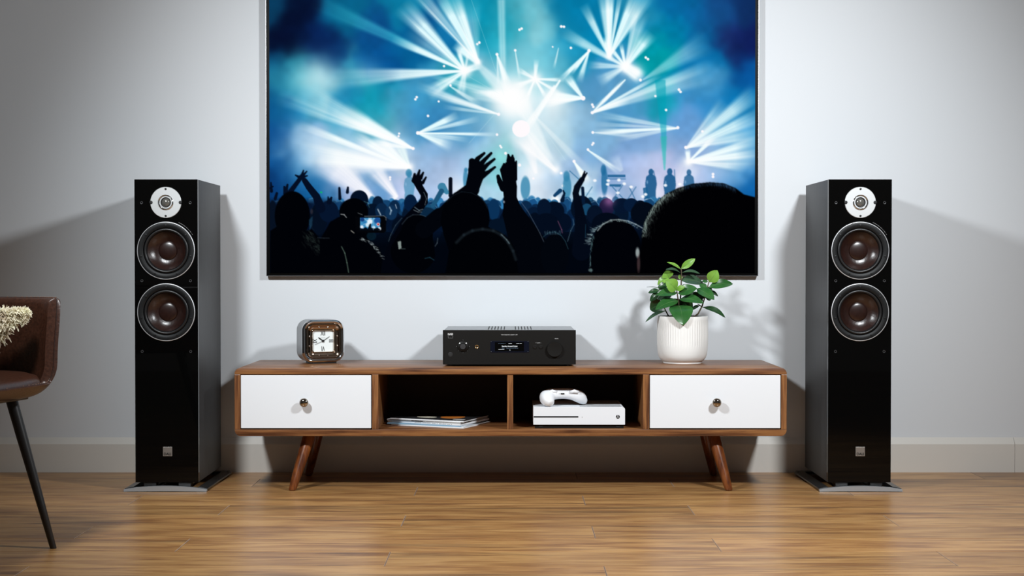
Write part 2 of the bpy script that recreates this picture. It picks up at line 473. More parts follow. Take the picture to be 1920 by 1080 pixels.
        screen(s, np.minimum(e*l*k*1.3*nz, 1), col)
    def glow(x, y, r, k=1., col=(1,1,1), p=2.):
        s = box(x-3*r, x+3*r, y-3*r, y+3*r)
        d = np.hypot(X[s]-x, Y[s]-y)/r
        screen(s, k*np.exp(-d**p), col)
    def disc(x, y, rx, ry, col, a=1., soft=1., rot=0.):
        s = box(x-max(rx,ry)-4*soft, x+max(rx,ry)+4*soft, y-max(rx,ry)-4*soft, y+max(rx,ry)+4*soft)
        c, n = np.cos(rot), np.sin(rot)
        A = (X[s]-x)*c+(Y[s]-y)*n; B = -(X[s]-x)*n+(Y[s]-y)*c
        d = (np.sqrt((A/rx)**2+(B/ry)**2)-1)*min(rx,ry)
        over(s, a*np.clip(.5-d/(1.2*soft), 0, 1), col)
    def poly(pp, col, a=1., soft=1):
        pp = np.array(pp, np.float32)
        s = box(pp[:,0].min()-4, pp[:,0].max()+4, pp[:,1].min()-4, pp[:,1].max()+4)
        A = X[s]; B = Y[s]; ins = np.zeros(A.shape, bool); n = len(pp)
        for i in range(n):
            xa, ya = pp[i]; xb, yb = pp[(i+1) % n]
            if ya == yb: continue
            ins ^= ((ya > B) != (yb > B)) & (A < (xb-xa)*(B-ya)/(yb-ya)+xa)
        m = ins.astype(np.float32)
        for _ in range(soft):
            q = np.pad(m, 1, mode='edge')
            m = (q[1:-1,1:-1]*2+q[:-2,1:-1]+q[2:,1:-1]+q[1:-1,:-2]+q[1:-1,2:])/6
        over(s, m*a, col)
    def stroke(pp, w, col, a=1.):
        a *= .7
        for (xa, ya), (xb, yb) in zip(pp[:-1], pp[1:]):
            s = box(min(xa,xb)-w-2, max(xa,xb)+w+2, min(ya,yb)-w-2, max(ya,yb)+w+2)
            L2 = max((xb-xa)**2+(yb-ya)**2, 1e-6)
            t = np.clip(((X[s]-xa)*(xb-xa)+(Y[s]-ya)*(yb-ya))/L2, 0, 1)
            d = np.hypot(X[s]-xa-t*(xb-xa), Y[s]-ya-t*(yb-ya))
            over(s, a*np.clip((w*.5-d)/max(.9, w*.7)+.5, 0, 1), col)
    def limb(chain, col):            # chain of (x, y, radius): tapered silhouette limb
        for (xa, ya, ra), (xb, yb, rb) in zip(chain[:-1], chain[1:]):
            m = max(ra, rb)+2
            s = box(min(xa,xb)-m, max(xa,xb)+m, min(ya,yb)-m, max(ya,yb)+m)
            L2 = max((xb-xa)**2+(yb-ya)**2, 1e-6)
            t = np.clip(((X[s]-xa)*(xb-xa)+(Y[s]-ya)*(yb-ya))/L2, 0, 1)
            d = np.hypot(X[s]-xa-t*(xb-xa), Y[s]-ya-t*(yb-ya))-(ra+(rb-ra)*t)
            over(s, np.clip(.5-d/.9, 0, 1), col)
    cyan = (.86,.97,1.)
    sr = np.random.default_rng(21).random(512+8).astype(np.float32)
    streak = .62 + .76*np.convolve(sr, np.ones(9, np.float32)/9, 'valid')
    # ---------------------------------------------------------------- stage light beams
    for b in [ # left upper lamp pair
        (872,133,752,8,4,34,.95,cyan,.45),(872,133,760,60,3,40,.4,cyan,.6),(872,133,735,72,3,15,.95,cyan,.6),(872,133,690,142,3,24,.85,cyan,.7),
        (872,133,600,150,3,36,.35,cyan,.6),(872,133,800,178,4,26,.8,cyan,.75),(872,133,862,185,6,18,.7,cyan,.9),(872,133,858,88,4,9,.9,cyan,.3),(872,133,879,95,3,7,.6,cyan,.6),
        (872,133,905,120,10,14,.9,cyan,.8),(897,117,770,-30,4,26,.55,cyan,.45),(897,117,780,-8,2,5,.5,cyan,.5),(897,117,822,-14,5,20,.95,cyan,.35),(897,117,850,-14,4,22,.9,cyan,.4),
        (897,117,852,82,10,16,.9,cyan,.1),(897,117,875,0,4,40,.35,cyan,.6),
        # long faint ray from upper left
        (872,133,585,0,2,30,.35,(.3,.85,.9),.5),
        # upper right lamp pair
        (1172,125,1220,60,6,26,.85,cyan,.55),(1172,125,1205,20,5,24,.55,cyan,.7),(1172,125,1163,80,4,8,.9,cyan,.4),(1172,125,1140,85,4,9,.8,cyan,.4),(1172,125,1195,0,3,14,.4,cyan,.6),
        (1172,125,1050,58,4,20,.75,cyan,.7),(1172,125,1100,122,4,14,.7,cyan,.8),(1172,125,1120,155,5,20,.7,cyan,.8),(1172,125,1205,148,16,22,.95,cyan,.5),
        (1142,107,1093,8,4,16,.8,cyan,.5),(1142,107,1130,-25,4,22,.7,cyan,.35),(1142,107,1143,-25,4,16,.95,cyan,.3),(1142,107,1163,-15,3,9,.8,cyan,.45),(1142,107,1192,-15,3,18,.9,cyan,.4),
        (1142,107,1215,-12,3,24,.75,cyan,.45),(1142,107,1134,68,6,10,.9,cyan,.2),
        # right hand fans
        (1110,211,1240,140,3,8,.8,cyan,.55),(1110,211,1172,148,3,8,.8,cyan,.3),(1110,211,1330,120,3,20,.5,cyan,.6),(1110,211,1350,130,3,36,.45,cyan,.6),(1110,211,1180,185,4,14,.9,cyan,.7),
        (1172,149,1112,208,3,9,.8,cyan,.4),(1270,240,1112,213,3,14,.55,cyan,.7),(1270,240,1110,248,3,10,.9,cyan,.35),(1270,240,1150,262,3,12,.55,cyan,.8),(1111,248,1200,252,2,14,.6,cyan,.8),
        (1270,240,1112,232,2,8,.5,cyan,.7),
        (1285,278,1420,170,3,30,.75,cyan,.4),(1285,278,1425,215,4,26,.8,cyan,.5),(1285,278,1360,190,3,26,.5,cyan,.5),(1285,276,1425,250,4,22,.65,cyan,.6),(1290,303,1425,262,5,18,.9,cyan,.5),
        (1290,303,1425,285,5,16,.9,cyan,.5),(1290,303,1400,315,4,14,.7,cyan,.7),(1290,303,1340,255,3,10,.9,cyan,.4),(1290,303,1288,278,6,10,.9,cyan,.2),(1290,303,1425,300,5,26,.5,cyan,.5),
        (1204,150,1330,75,3,40,.35,cyan,.5),
        # centre cluster
        (1104,96,1050,150,4,9,.95,cyan,.3),(1104,96,1070,140,3,6,.9,cyan,.3),(1104,96,1085,155,3,12,.75,cyan,.5),(1093,184,1020,180,5,22,.95,cyan,.3),(1093,184,1060,140,4,16,.9,cyan,.4),
        (1093,184,1010,195,3,16,.8,cyan,.4),(1050,150,985,250,4,8,.9,cyan,.4),(1040,160,970,260,4,10,.7,cyan,.4),(1003,148,970,130,3,10,.8,cyan,.6),(1003,148,1006,110,4,9,.9,cyan,.8),
        (1003,148,1060,150,3,8,.9,cyan,.7),(1003,148,960,165,3,14,.8,cyan,.5),(1003,148,985,190,3,8,.9,cyan,.5),(1003,148,1025,185,3,8,.9,cyan,.5),(1003,148,1050,175,3,8,.8,cyan,.5),
        (932,102,955,170,3,16,.85,cyan,.3),(932,102,935,160,2,6,.6,cyan,.5),(966,95,975,150,2,6,.6,cyan,.5),(1047,90,1038,130,2,5,.6,cyan,.6),(940,0,944,170,14,10,.35,cyan,-.4),
        (960,185,880,105,30,5,.5,cyan,.3),(960,185,895,170,26,4,.8,cyan,.3),(960,185,800,140,20,6,.5,cyan,.5),(960,185,860,175,20,14,.5,cyan,.5),(975,190,1040,310,30,4,.55,cyan,.4),
        (985,240,1045,320,10,22,.5,cyan,.5),(1000,215,1110,330,4,16,.35,cyan,.5),(845,162,905,200,3,12,.6,cyan,.7),
        (935,214,810,175,3,14,.7,cyan,.6),(935,214,780,160,3,16,.6,cyan,.5),(935,214,830,200,2,8,.5,cyan,.5),
        # left lower fans
        (784,249,860,215,3,14,.95,cyan,.4),(784,249,900,222,3,10,.7,cyan,.5),(784,249,935,252,3,7,.85,cyan,.4),(784,249,850,275,4,20,.9,cyan,.7),(784,249,880,262,3,10,.6,cyan,.6),
        (775,278,640,205,3,30,.95,cyan,.45),(775,278,560,165,3,34,.55,cyan,.5),(775,278,620,215,3,18,.9,cyan,.5),(775,278,520,180,3,24,.5,cyan,.45),(775,278,690,265,3,12,.8,cyan,.6),
        (768,314,560,232,4,14,.9,cyan,.45),(768,314,660,250,4,20,.95,cyan,.5),(768,314,700,255,4,26,.9,cyan,.5),(768,314,560,285,5,40,.9,cyan,.6),(768,314,620,300,5,46,.6,(.95,.93,1),.5),
        (768,314,540,250,4,40,.4,cyan,.5),(768,314,745,262,5,22,.7,(.8,1,.95),.5),
        (700,372,600,290,10,60,.75,(.95,.92,1),.5),(745,370,690,300,8,34,.75,(.95,.92,1),.6),(1042,320,960,240,5,40,.7,(1,.97,1),.6),(1005,325,985,250,6,30,.6,(1,.9,.97),.7),
        # stage floor
        (1076,303,1105,345,3,16,.95,(.9,1,.97),.5),(1102,281,1165,325,3,12,.75,cyan,.7),(1165,320,1150,290,8,20,.3,cyan,.7),(1270,360,1300,290,30,40,.4,(1,.92,1),.6),(1100,360,1110,300,20,40,.3,cyan,.6)]:
        beam(*b)
    # teal laser on the right
    poly([(1227,150),(1247,150),(1249,235),(1247,318),(1244,318),(1238,245)], (0,160,180), .55, 6)
    poly([(1237,255),(1250,255),(1246.5,318),(1244,318)], (30,185,165), .45, 4)
    for g in [(962,185,40,1.,(1,1,1),3.5),(962,185,70,.6,(.9,1,1),2),(1035,185,26,.8,(1,1,1),2),(1003,148,13,1.,(1,1,1),2),(872,133,13,1.,(1,1,1),2.5),(897,117,6,1.,(1,1,1),2),
              (1172,125,13,1.,(1,1,1),2.5),(1190,135,14,.9,(1,1,1),2),(1142,105,7,1.,(1,1,1),2),(1042,318,9,.9,(1,1,1),2),(1000,322,20,.7,(1,.95,1),2),(768,313,8,1.,(1,1,1),2),
              (1290,303,9,1.,(1,1,1),2),(1135,376,14,.9,(1,.85,1),2),(1042,374,9,1.,(1,1,1),2.5),(1000,360,40,.5,(1,.95,1),2),(1095,380,20,.5,(.8,1,1),2),(1230,365,26,.5,(1,.9,1),2),
              (940,295,14,.35,(.2,1,.8),2),(1085,350,26,.3,(.6,1,.9),2),(855,355,26,.5,(1,1,1),2),(740,372,5,.9,(1,1,1),2),(1150,170,40,.12,(1,1,1),2)]:
        glow(*g)
    for g in [(600,146,34,.55,(.75,.92,.95),2.),(565,150,26,.35,(.6,.9,.95),2.),(690,140,26,.3,(.7,.9,1),2.),(600,275,60,.35,(.8,.88,1.),2.),(700,300,60,.3,(.9,.9,1.),2.),(1020,200,60,.3,(.9,1,1),2.),(1010,250,60,.2,(.9,1,1),2.),(1000,90,60,.25,(.7,.95,1),2.),(1360,290,60,.25,(.7,.85,1),2.),(1240,330,60,.3,(.95,.9,1),2.)]:
        glow(*g)
    disc(977,241,16.5,16,(255,250,253), 1, 1.)
    for x, y, r in [(895,83,2.2),(899,80,2.4),(974,56,2.4),(978,54,2.4),(1052,50,2.6),(1057,50.5,2.4),(1210,108,2.4),(1214,111,2.4),(1272,168,2.6),(1275,172,2.4),(1110,196,2.4),(1112,200,2.4),
        (833,124,2.2),(782,182,2.3),(779.5,186,2.3),(749,250,2),(748,255,2),(932,102,2.8),(966,94.5,2.4),(1036,88,1.6),(1070,90,2.4),(1104,95,3.2),(1093,184,4.2),(845,160,2.4),(823,190,2),
        (803,217,2.4),(784,249,3.4),(935,214,3),(932,252,2.4),(775,278,3),(1110,211,3),(1111,248,2.6),(1270,239,3),(1200,150,2.8),(1228,180,2.2),(1248,206,2.4),(1112,268,2.4),(1110,271,2),(1076,302,2.8),
        (1102,280,2.4),(938,273,2),(940,276,2),(948,287,2.6),(974,309,3),(1052,324,2.6),(1285,276,3),(1316,246,2.4),(1336,326,2.6),(1336,331,2.6),(1056,348,3),(732,332,2.2),(732,336,2),(834,354,3),(827,365,2.6),(1000,334,2.2)]:
        disc(x, y, r, r, (255,250,253), 1, 1.)
    for x0, y0, x1, y1 in [(884,0,945,178),(880,144,935,175),(935,205,880,268),(1000,215,1060,300)]:
        stroke([(x0,y0),(x1,y1)], .8, (215,240,245), .5)
    # ---------------------------------------------------------------- performers and stage furniture
    sb = (24,92,142)
    for x, y, rx, ry in [(767,324,6.,7.5),(1131,318,5,10),(1133,340,6,26),
                         (874,318,3.5,4),(873,335,4.5,18),(1062,330,6,10),(1063,350,8,22),(985,352,9,22)]:
        disc(x, y, rx, ry, (30,105,155) if x > 1100 else (50,130,170), .8 if x > 760 else .5, 2.)
    for fx_, fy_, sc_, a_ in ((1220,317,1.,.92),(1255,316,1.08,.92),(1291,318,.95,.8),(768,322,.95,.6)):
        fc = (26,88,138) if fx_ > 1000 else (50,130,170)
        disc(fx_, fy_+5*sc_, 4.6*sc_, 6*sc_, fc, a_, 1.4)
        poly([(fx_+dx*sc_, fy_+dy*sc_) for dx, dy in ((-3,9),(-9,14),(-11,28),(-9,40),(-10,56),(9,56),(9,40),(11,28),(9,14),(3,9))], fc, a_, 3)
        disc(fx_-7*sc_, fy_+24*sc_, 1.4, 3, (150,190,225), .6, 1.5)
    for q in [[(1205,352),(1213,350),(1216,372),(1207,374)], [(1139,327),(1172,327),(1172,332),(1139,332)], [(1141,345),(1165,345),(1163,350),(1143,349)]]:
        poly(q, sb, .85, 1)
    for q in [[(1150,372),(1168,345)],[(1148,350),(1170,374)],[(1068,320),(1090,340)],[(1110,350),(1098,368)],[(1180,352),(1190,372)],[(1192,350),(1176,374)],[(1139,335),(1172,335)],[(1225,320),(1227,330)],[(1264,318),(1265,340)]]:
        stroke(q, 2., sb, .8)
    for x, y in [(1139,345),(1170,344),(1158,361),(1205,368),(1210,364),(1213,375),(1160,337),(1115,338),(1183,350),(1274,345),(1247,347),(1140,338)]:
        disc(x, y, 3.2, 2.6, (250,252,255), .95, 1.5)
    # ---------------------------------------------------------------- the far crowd, row by row
    for row, (yb, r, n, col) in enumerate([(380,8,64,(46,112,160)),(386,10,52,(22,72,118)),(396,12.5,44,(12,46,84)),(409,15,38,(7,28,56)),(424,18,30,(4,16,36))]):
        cols = np.array(col, np.float32)
        s = box(U0, U1, yb+r*.6, 520); over(s, np.ones(X[s].shape, np.float32), cols*.8)
        for k in range(n):
            x = U0 + (k+.5+rng.uniform(-.4,.4))*(U1-U0)/n; y = yb + rng.uniform(-.5,.5)*r
            if row < 2 and 500 < x < 640: y += 2
            disc(x, y, r*rng.uniform(.75,1.05), r*rng.uniform(.95,1.3), tuple(cols*rng.uniform(.7,1.15)), 1, 1.2)
            if row < 3 and rng.random() < .3:
                stroke([(x-r*.5,y-r*.9),(x+r*.3,y-r*1.15),(x+r*.8,y-r*.6)], 1.3, (150,200,225), .6)
    s = box(U0, U1, 430, 520); over(s, np.clip((Y[s]-430)/30, 0, 1)*.9, (1,4,12))
    s = box(U0, 650, 340, 430); over(s, np.clip((Y[s]-368)/14,0,1)*np.clip((650-X[s])/50, 0, 1)*.85, (4,16,40))
    # mid-ground heads
    for x, y, rx, ry, c in [(674,374,17,18,(4,16,36)),(709,380,10,13,(6,24,48)),(699,398,16,17,(4,18,38)),(716,395,12,15,(10,36,66)),(734,398,11,14,(14,46,80)),(770,380,12,16,(6,28,58)),(806,395,13,12,(24,74,110)),(800,404,20,16,(10,38,64)),
        (926,392,11,20,(10,48,86)),(1038,396,20,19,(3,14,32)),(1020,390,13,18,(5,20,42)),(1024,430,29,31,(3,12,28)),(1090,390,20,24,(4,16,34)),(1100,392,10,11,(22,70,104)),(1137,388,14,17,(30,24,58)),(1115,402,15,18,(6,18,38)),
        (1137,420,28,22,(3,10,24)),(1165,385,17,14,(5,20,44)),(1183,384,14,13,(6,26,54)),(1200,388,12,13,(3,14,32)),(1206,400,24,22,(3,10,22)),(598,410,16,30,(4,14,30)),(617,396,18,20,(5,20,44)),(512,405,9,30,(6,16,32)),(935,425,22,16,(4,18,36))]:
        disc(x, y, rx, ry, c, 1, 1.)
    glow(1142,376,10,.4,(1,.6,.9),2)
    for pp, w, c, a in [([(731,388),(734,394),(732,401)],2.4,(190,215,230),.9),([(1046,414),(1053,430),(1054,436)],1.6,(190,110,150),.6),([(693,388),(690,380),(683,377)],1.,(120,190,170),.6),([(709,392),(714,402)],2.2,(220,235,240),.9),
                        ([(742,383),(744,390)],1.5,(220,235,245),.9),([(1084,410),(1078,404)],1.2,(120,170,190),.8)]:
        stroke(pp, w, c, a)
    k0 = (1,2,6); k1 = (2,5,14)
    # far raised hands, upper left
    hd = (4,14,34)
    limb([(543,362,5),(561,338,4),(566,331,4.5)], hd)
    for f in [(570,319),(576,321),(577,329),(555,328)]: limb([(565,333,3.4),(f[0],f[1],1.3)], hd)
    limb([(572,338,5),(580,350,6),(594,368,7),(602,390,9)], hd)
    for c in [(534,350),(540,346)]:
        limb([(536,362,4),(c[0],c[1],2)], hd)
    limb([(510,358,3),(509,342,1.5)], hd); limb([(508,352,2.5),(513,349,1.2)], hd)
    limb([(517,372,3),(520,362,2.5)], hd); limb([(638,372,3),(637,352,2.2)], hd); limb([(652,360,3),(653,351,2)], hd); limb([(618,378,5),(622,370,2)], hd); limb([(616,378,2),(616,369,1.4)], hd)
    disc(603,360,2,1.6,(10,190,90),.9,1)
    # horned hand, far centre
    limb([(855,382,7),(845,366,3.6),(845,335,3.6)], (4,10,24)); limb([(838,360,4),(829,350,8)], (60,130,165))
    limb([(812,385,4),(828,358,5)], (30,84,120))
    limb([(1054,375,4),(1058,362,2),(1056,357,1.5)], (4,24,50)); limb([(1040,366,3),(1050,357,4)], (14,62,104))
    # far right raised arm
    limb([(1090,470,18),(1090,430,13),(1086,395,8.5),(1079,362,5.8),(1082,350,6),(1091,336,5)], (3,9,22))
    for f in [(1096,321),(1100,324),(1093,330)]: limb([(1091,337,3.6),(f[0],f[1],1.4)], (3,9,22))
    limb([(1094,380,3),(1092,352,3)], (6,26,52))
    stroke([(1074,410),(1076,420),(1070,432),(1064,452)], 1.2, (110,150,165), .7); stroke([(1098,420),(1097,445)], 1., (40,110,140), .6)
    # near raised hand of the centre-right reveller
    dk = (2,4,10)
    for f in [[(947,335,5.5),(942,318,4.5),(945,307,2)],[(949,330,5),(947,312,3),(949,305,1.4)],[(957,335,7),(955,300,5.5),(953,290,2)],[(960,330,7),(960,298,5),(961,291,1.8)],[(965,335,5),(967,305,2.6),(968,302,1.6)],[(944,352,7),(937,340,5),(934,330,3.4)],
              [(956,350,13),(955,335,12.5)],[(957,372,12),(956,350,13.5)],[(962,400,19),(957,374,13)],[(990,460,34),(962,400,20)],[(1000,520,40),(985,455,32)]]: limb(f, dk)
    stroke([(976,377),(990,396),(1000,414),(1012,436),(1022,458)], 1.1, (120,140,160), .7)
    disc(945,378,1.6,2.2,(200,210,225),.6,1)
    disc(1040,478,26,40,(2,5,12),1,1.2); stroke([(1018,444),(1028,436),(1040,434),(1052,441),(1060,452),(1065,466)], 1.1, (60,110,125), .7)
    for k in range(16):
        x = 1022+k*1.9; stroke([(x,439),(x+rng.uniform(-3,3),434+rng.uniform(-3,1))], .8, (110,150,160), .6)
    # long-haired woman with raised arm and bracelets
    limb([(740,500,30),(745,450,12),(765,415,11),(783,392,9),(795,378,7.5),(796,365,6.5),(787,350,6.5),(783,340,8)], (2,4,12))
    for f in [[(777,338,5),(778,326,2.4)],[(783,333,4),(787,319,2)],[(789,333,4),(794,323,1.8)],[(793,342,3.4),(799,332,1.8)],[(795,372,5),(791,352,3)]]: limb(f, (2,4,12))
    stroke([(778,388),(786,394),(793,392)], 1.6, (150,180,190), .75); stroke([(776,393),(784,397),(791,397)], 1.2, (190,210,215), .7)
    stroke([(754,408),(742,422),(733,440),(729,452)], 1.0, (120,150,160), .6); stroke([(795,360),(800,372),(797,384)], .9, (190,215,225), .7)
    limb([(775,470,42),(782,436,30),(783,425,22)], k0); disc(783,424,26,22,k0,1,1)
    stroke([(754,420),(764,408),(775,402),(788,402),(798,405)], 1.2, (90,110,120), .6)
    poly([(746,453),(752,451),(753,465),(748,467)], (150,165,160), .85, 1); stroke([(753,466),(760,466)], 1.4, (90,110,110), .7)
    stroke([(821,446),(820,455),(816,461)], 1.2, (120,140,150), .7); stroke([(797,484),(806,482),(814,487)], 1.6, (40,90,110), .7)
    # big waving hand and the head in front of it
    for f in [[(888,318,9.5),(885,302,6)],[(890,308,8),(896,297,4.4),(908,287,2.6)],[(897,313,6.5),(908,300,4),(921,287,2.6)],[(902,320,6),(914,308,3.6),(927,298,2.4)],[(902,330,7),(916,322,3.6),(928,313,2.3)],[(892,330,15),(890,318,12)],
              [(885,355,13),(892,330,15)],[(860,380,20),(885,355,14)],[(820,412,13),(862,376,18)],[(795,430,16),(825,405,16)]]: limb(f, dk)
    disc(873,408,45,50,k0,1,1.2); poly([(826,412),(832,440),(842,470),(835,512),(960,512),(930,440),(917,425)], k0, 1, 2)
    stroke([(838,378),(850,366),(866,359),(884,361),(898,368),(908,378),(914,390)], 1., (40,60,75), .6)
    # balding head, front centre
    disc(905,487,64,61,(1,2,5),1,1.5); poly([(842,480),(838,512),(972,512),(968,480)], (1,2,5), 1, 2)
    stroke([(856,454),(870,440),(886,432),(905,429),(925,432),(940,440),(953,454),(962,470),(967,486)], 5., (44,60,70), .55)
    stroke([(940,439),(950,449),(955,456)], 2., (150,175,180), .6)
    # man with frizzy hair
    disc(1155,468,47,58,(1,2,7),1,1.2); poly([(1110,470),(1102,512),(1210,512),(1204,460)], (1,2,7), 1, 2)
    for k in range(130):
        t = rng.random(); a = np.pi*(1.02-.80*t); x = 1157+50*np.cos(a); y = 455-41*np.sin(a)
        l = rng.uniform(2,9)*(1.4 if t < .35 else .6); b = rng.uniform(.35,1)*(1 if t < .4 else .75)
        stroke([(x,y),(x+l*np.cos(a+rng.uniform(-.9,.9)),y-l*np.sin(a)*.5+rng.uniform(-2,3))], .9, (175,205,205), b*.8)
    stroke([(1120,432),(1130,420),(1145,412),(1160,411),(1178,414),(1192,420),(1204,427)], 1.8, (205,225,225), .85)
    for k in range(40):
        y = 440+rng.random()*66; x = 1111-4*np.sin((y-440)/22)-(y-470)*.06
        stroke([(x,y),(x+rng.uniform(-2,2),y+5)], .9, (90,125,130), .6)
    disc(1107,506,4,3,(120,150,150),.6,1.5)
    # the large head at the right
    big = [(1192,516),(1193,490),(1202,462),(1203,440),(1207,418),(1216,397),(1230,378),(1248,363),(1270,352),(1298,344),(1330,341),(1356,343),(1378,352),(1394,364),(1418,370),(1418,516)]
    poly(big, (1,1,3), 1, 4)
    for k in range(900):
        t = rng.random(); q = np.interp(t*9.0, range(10), [p[0] for p in big[3:13]]), np.interp(t*9.0, range(10), [p[1] for p in big[3:13]])
        dpt = abs(rng.normal(0, 1))*(8 if t < .55 else 3); ang = rng.uniform(-.5,.5)
        x = q[0]+dpt*(1-.7*t); y = q[1]+dpt*(.2+.8*t)
        stroke([(x,y),(x+rng.uniform(-1.5,2),y+rng.uniform(2,6))], 1.1, (150,172,165) if t < .6 else (50,90,130), (.62 if t < .5 else .18)*np.exp(-dpt/9))
    disc(1195,473,3.6,9,(190,205,205),.75,2.); disc(1197,494,3,16,(120,90,95),.45,2.)
    # man on the far left in a jacket
    disc(549,404,33,46,k0,1,1.2); poly([(508,516),(508,432),(520,424),(560,440),(584,428),(600,446),(622,458),(640,480),(655,516)], k0, 1, 2)
    poly([(580,412),(587,404),(586,422),(581,432)], (30,70,95), .6, 2); disc(585,396,2.4,5,(70,60,65),.5,1.5)
    for k in range(300):
        t = rng.random(); x = 572+t*72+rng.normal(0,6); y = 438+t*72+rng.normal(0,7)
        stroke([(x,y),(x+rng.uniform(2,7),y+rng.uniform(1,8))], 1.4, (70,90,82), .16)
    # man filming with a telephone
    disc(664,397,27,26,k0,1,1.2); poly([(600,450),(620,415),(640,404),(690,404),(700,440),(690,455),(710,462),(718,480),(714,512),(600,512)], k0, 1, 2)
    stroke([(596,445),(608,446),(618,446)], 1.1, (70,85,95), .7)
    limb([(640,430,14),(655,412,12),(668,405,6)], k0); stroke([(640,401),(646,402),(650,407)], 1.6, (205,210,210), .85); stroke([(672,399),(680,402)], 1.2, (170,180,180), .7)
    stroke([(641,462),(647,474),(651,492),(654,510)], 1.8, (120,150,130), .75); stroke([(659,432),(664,436)], 1.8, (220,215,200), .8)
    for k in range(46):
        t = rng.random(); x = 675+t*42; y = 446+t*t*38+rng.normal(0,2)
        stroke([(x,y),(x+rng.uniform(1,5),y+rng.uniform(0,3))], 1.1, (190,205,205), .6)
    limb([(690,440,10),(680,425,6)], k0); disc(697,442,9,8,(8,30,44),.8,1)
    poly([(667,405),(722,404),(725,408),(724,433),(720,436),(668,436)], (3,4,8), 1, 1)
    stroke([(684,405),(720,404),(724,407),(724,412)], 1.2, (150,165,175), .8)
    poly([(676,408),(713,408),(713,430),(676,430)], (60,140,190), 1, 1)
    for x, y, r, c in [(680,411,4,(15,50,110)),(708,413,6,(20,70,140)),(694,415,5,(245,250,255)),(690,421,4,(220,240,250)),(679,425,3,(250,250,255)),(701,426,3,(235,245,255)),(712,428,3,(230,240,250)),(684,417,3,(40,120,180))]:
        disc(x,y,r,r,c,.9,2)
    for p in [[(692,415),(684,410)],[(694,415),(703,409)],[(692,418),(682,420)]]: stroke(p, 1.1, (235,245,255), .8)
    poly([(676,430),(676,427),(681,428),(686,425),(690,428),(693,420),(696,418),(696,426),(702,428),(708,426),(713,429),(713,431),(676,431)], (2,8,18), 1, 1)
    stroke([(700.5,408),(700.5,430)], 1.3, (120,190,215), .8)
    disc(709.5,420,3,3,(240,225,225),1,.8); disc(709.5,420,1.9,1.9,(190,30,40),1,.8); stroke([(692,409),(697,409)], 1.6, (235,245,250), .9)
    img = np.clip(img, 0, 1)
    return img.reshape(NY, SS, NX, SS, 3).mean((1,3)).astype(np.float32)

# ------------------------------------------------------------------ television
def build_tv():
    yf = 4.999                                            # front of the panel
    a = P(500, 517, yf); b = P(1421, 517, yf)
    x0, x1, z0 = a.x, b.x, a.z
    z1 = z0 + (x1 - x0) * .5725
    t = thing('television', 'large wall-mounted flat television showing a concert crowd in blue light', 'television', ((x0+x1)/2, WALL_Y, z0))
    off = Vector(t.location)
    def L(mb):
        mb.v = [tuple(Vector(v) - off) for v in mb.v]; return mb
    L(MB().box(x0, x1, yf + .002, yf + .020, z0, z1, .002)).build('housing', 'tv_black', t)
    L(MB().box(x0 + .25, x1 - .25, yf + .0195, yf + .0225, z0 + .1, z1 - .25)).build('rear_case', 'matte_black', t)
    L(MB().box(x0 + .5, x1 - .5, yf + .022, WALL_Y - .0005, z0 + .25, z1 - .35)).build('wall_bracket', 'matte_black', t)
    e = MB(); w = .0016
    for q in ((x0 - w, x0, z0 - w, z1 + w), (x1, x1 + w, z0 - w, z1 + w), (x0, x1, z0 - w, z0), (x0, x1, z1, z1 + w)):
        e.box(q[0], q[1], yf + .001, yf + .020, q[2], q[3])
    L(e).build('edge_trim', 'tv_edge', t)
    # the screen: a dense grid that carries the picture as a colour attribute
    NX, NY = 760, 431
    pic = concert_picture(NX, NY, 2)
    s0 = P(506, 512, yf); s1 = P(1415, 512, yf); s2 = P(506, -4, yf)
    fx = np.linspace(s0.x - off.x, s1.x - off.x, NX); fz = np.linspace(s2.z - off.z, s0.z - off.z, NY)
    GX, GZ = np.meshgrid(fx, fz)
    co = np.stack([GX, np.full_like(GX, yf - off.y), GZ], -1).reshape(-1, 3).astype(np.float32)
    idx = np.arange(NX*NY).reshape(NY, NX)
    q = np.stack([idx[:-1,:-1], idx[1:,:-1], idx[1:,1:], idx[:-1,1:]], -1).reshape(-1, 4).astype(np.int32)
    me = bpy.data.meshes.new('screen')
    me.vertices.add(len(co)); me.vertices.foreach_set('co', co.ravel())
    me.loops.add(q.size); me.loops.foreach_set('vertex_index', q.ravel())
    me.polygons.add(len(q)); me.polygons.foreach_set('loop_start', np.arange(0, q.size, 4, dtype=np.int32))
    me.update(calc_edges=True)
    lin = np.where(pic <= .04045, pic/12.92, ((pic+.055)/1.055)**2.4).astype(np.float32)
    at = me.color_attributes.new('picture', 'FLOAT_COLOR', 'POINT')
    at.data.foreach_set('color', np.concatenate([lin.reshape(-1, 3), np.ones((NX*NY, 1), np.float32)], 1).ravel())
    m, N, Lk, b = new_mat('screen_picture')
    vc = N.new('ShaderNodeAttribute'); vc.attribute_name = 'picture'
    b.inputs['Base Color'].default_value = (0, 0, 0, 1); b.inputs['Roughness'].default_value = .5; b.inputs['Specular IOR Level'].default_value = .0
    Lk.new(vc.outputs['Color'], b.inputs['Emission Color']); b.inputs['Emission Strength'].default_value = 1.0
    me.materials.append(m)
    s = link('screen', me, t); s['label'] = 'lit screen with a concert crowd in silhouette under blue and white stage beams'
build_tv()

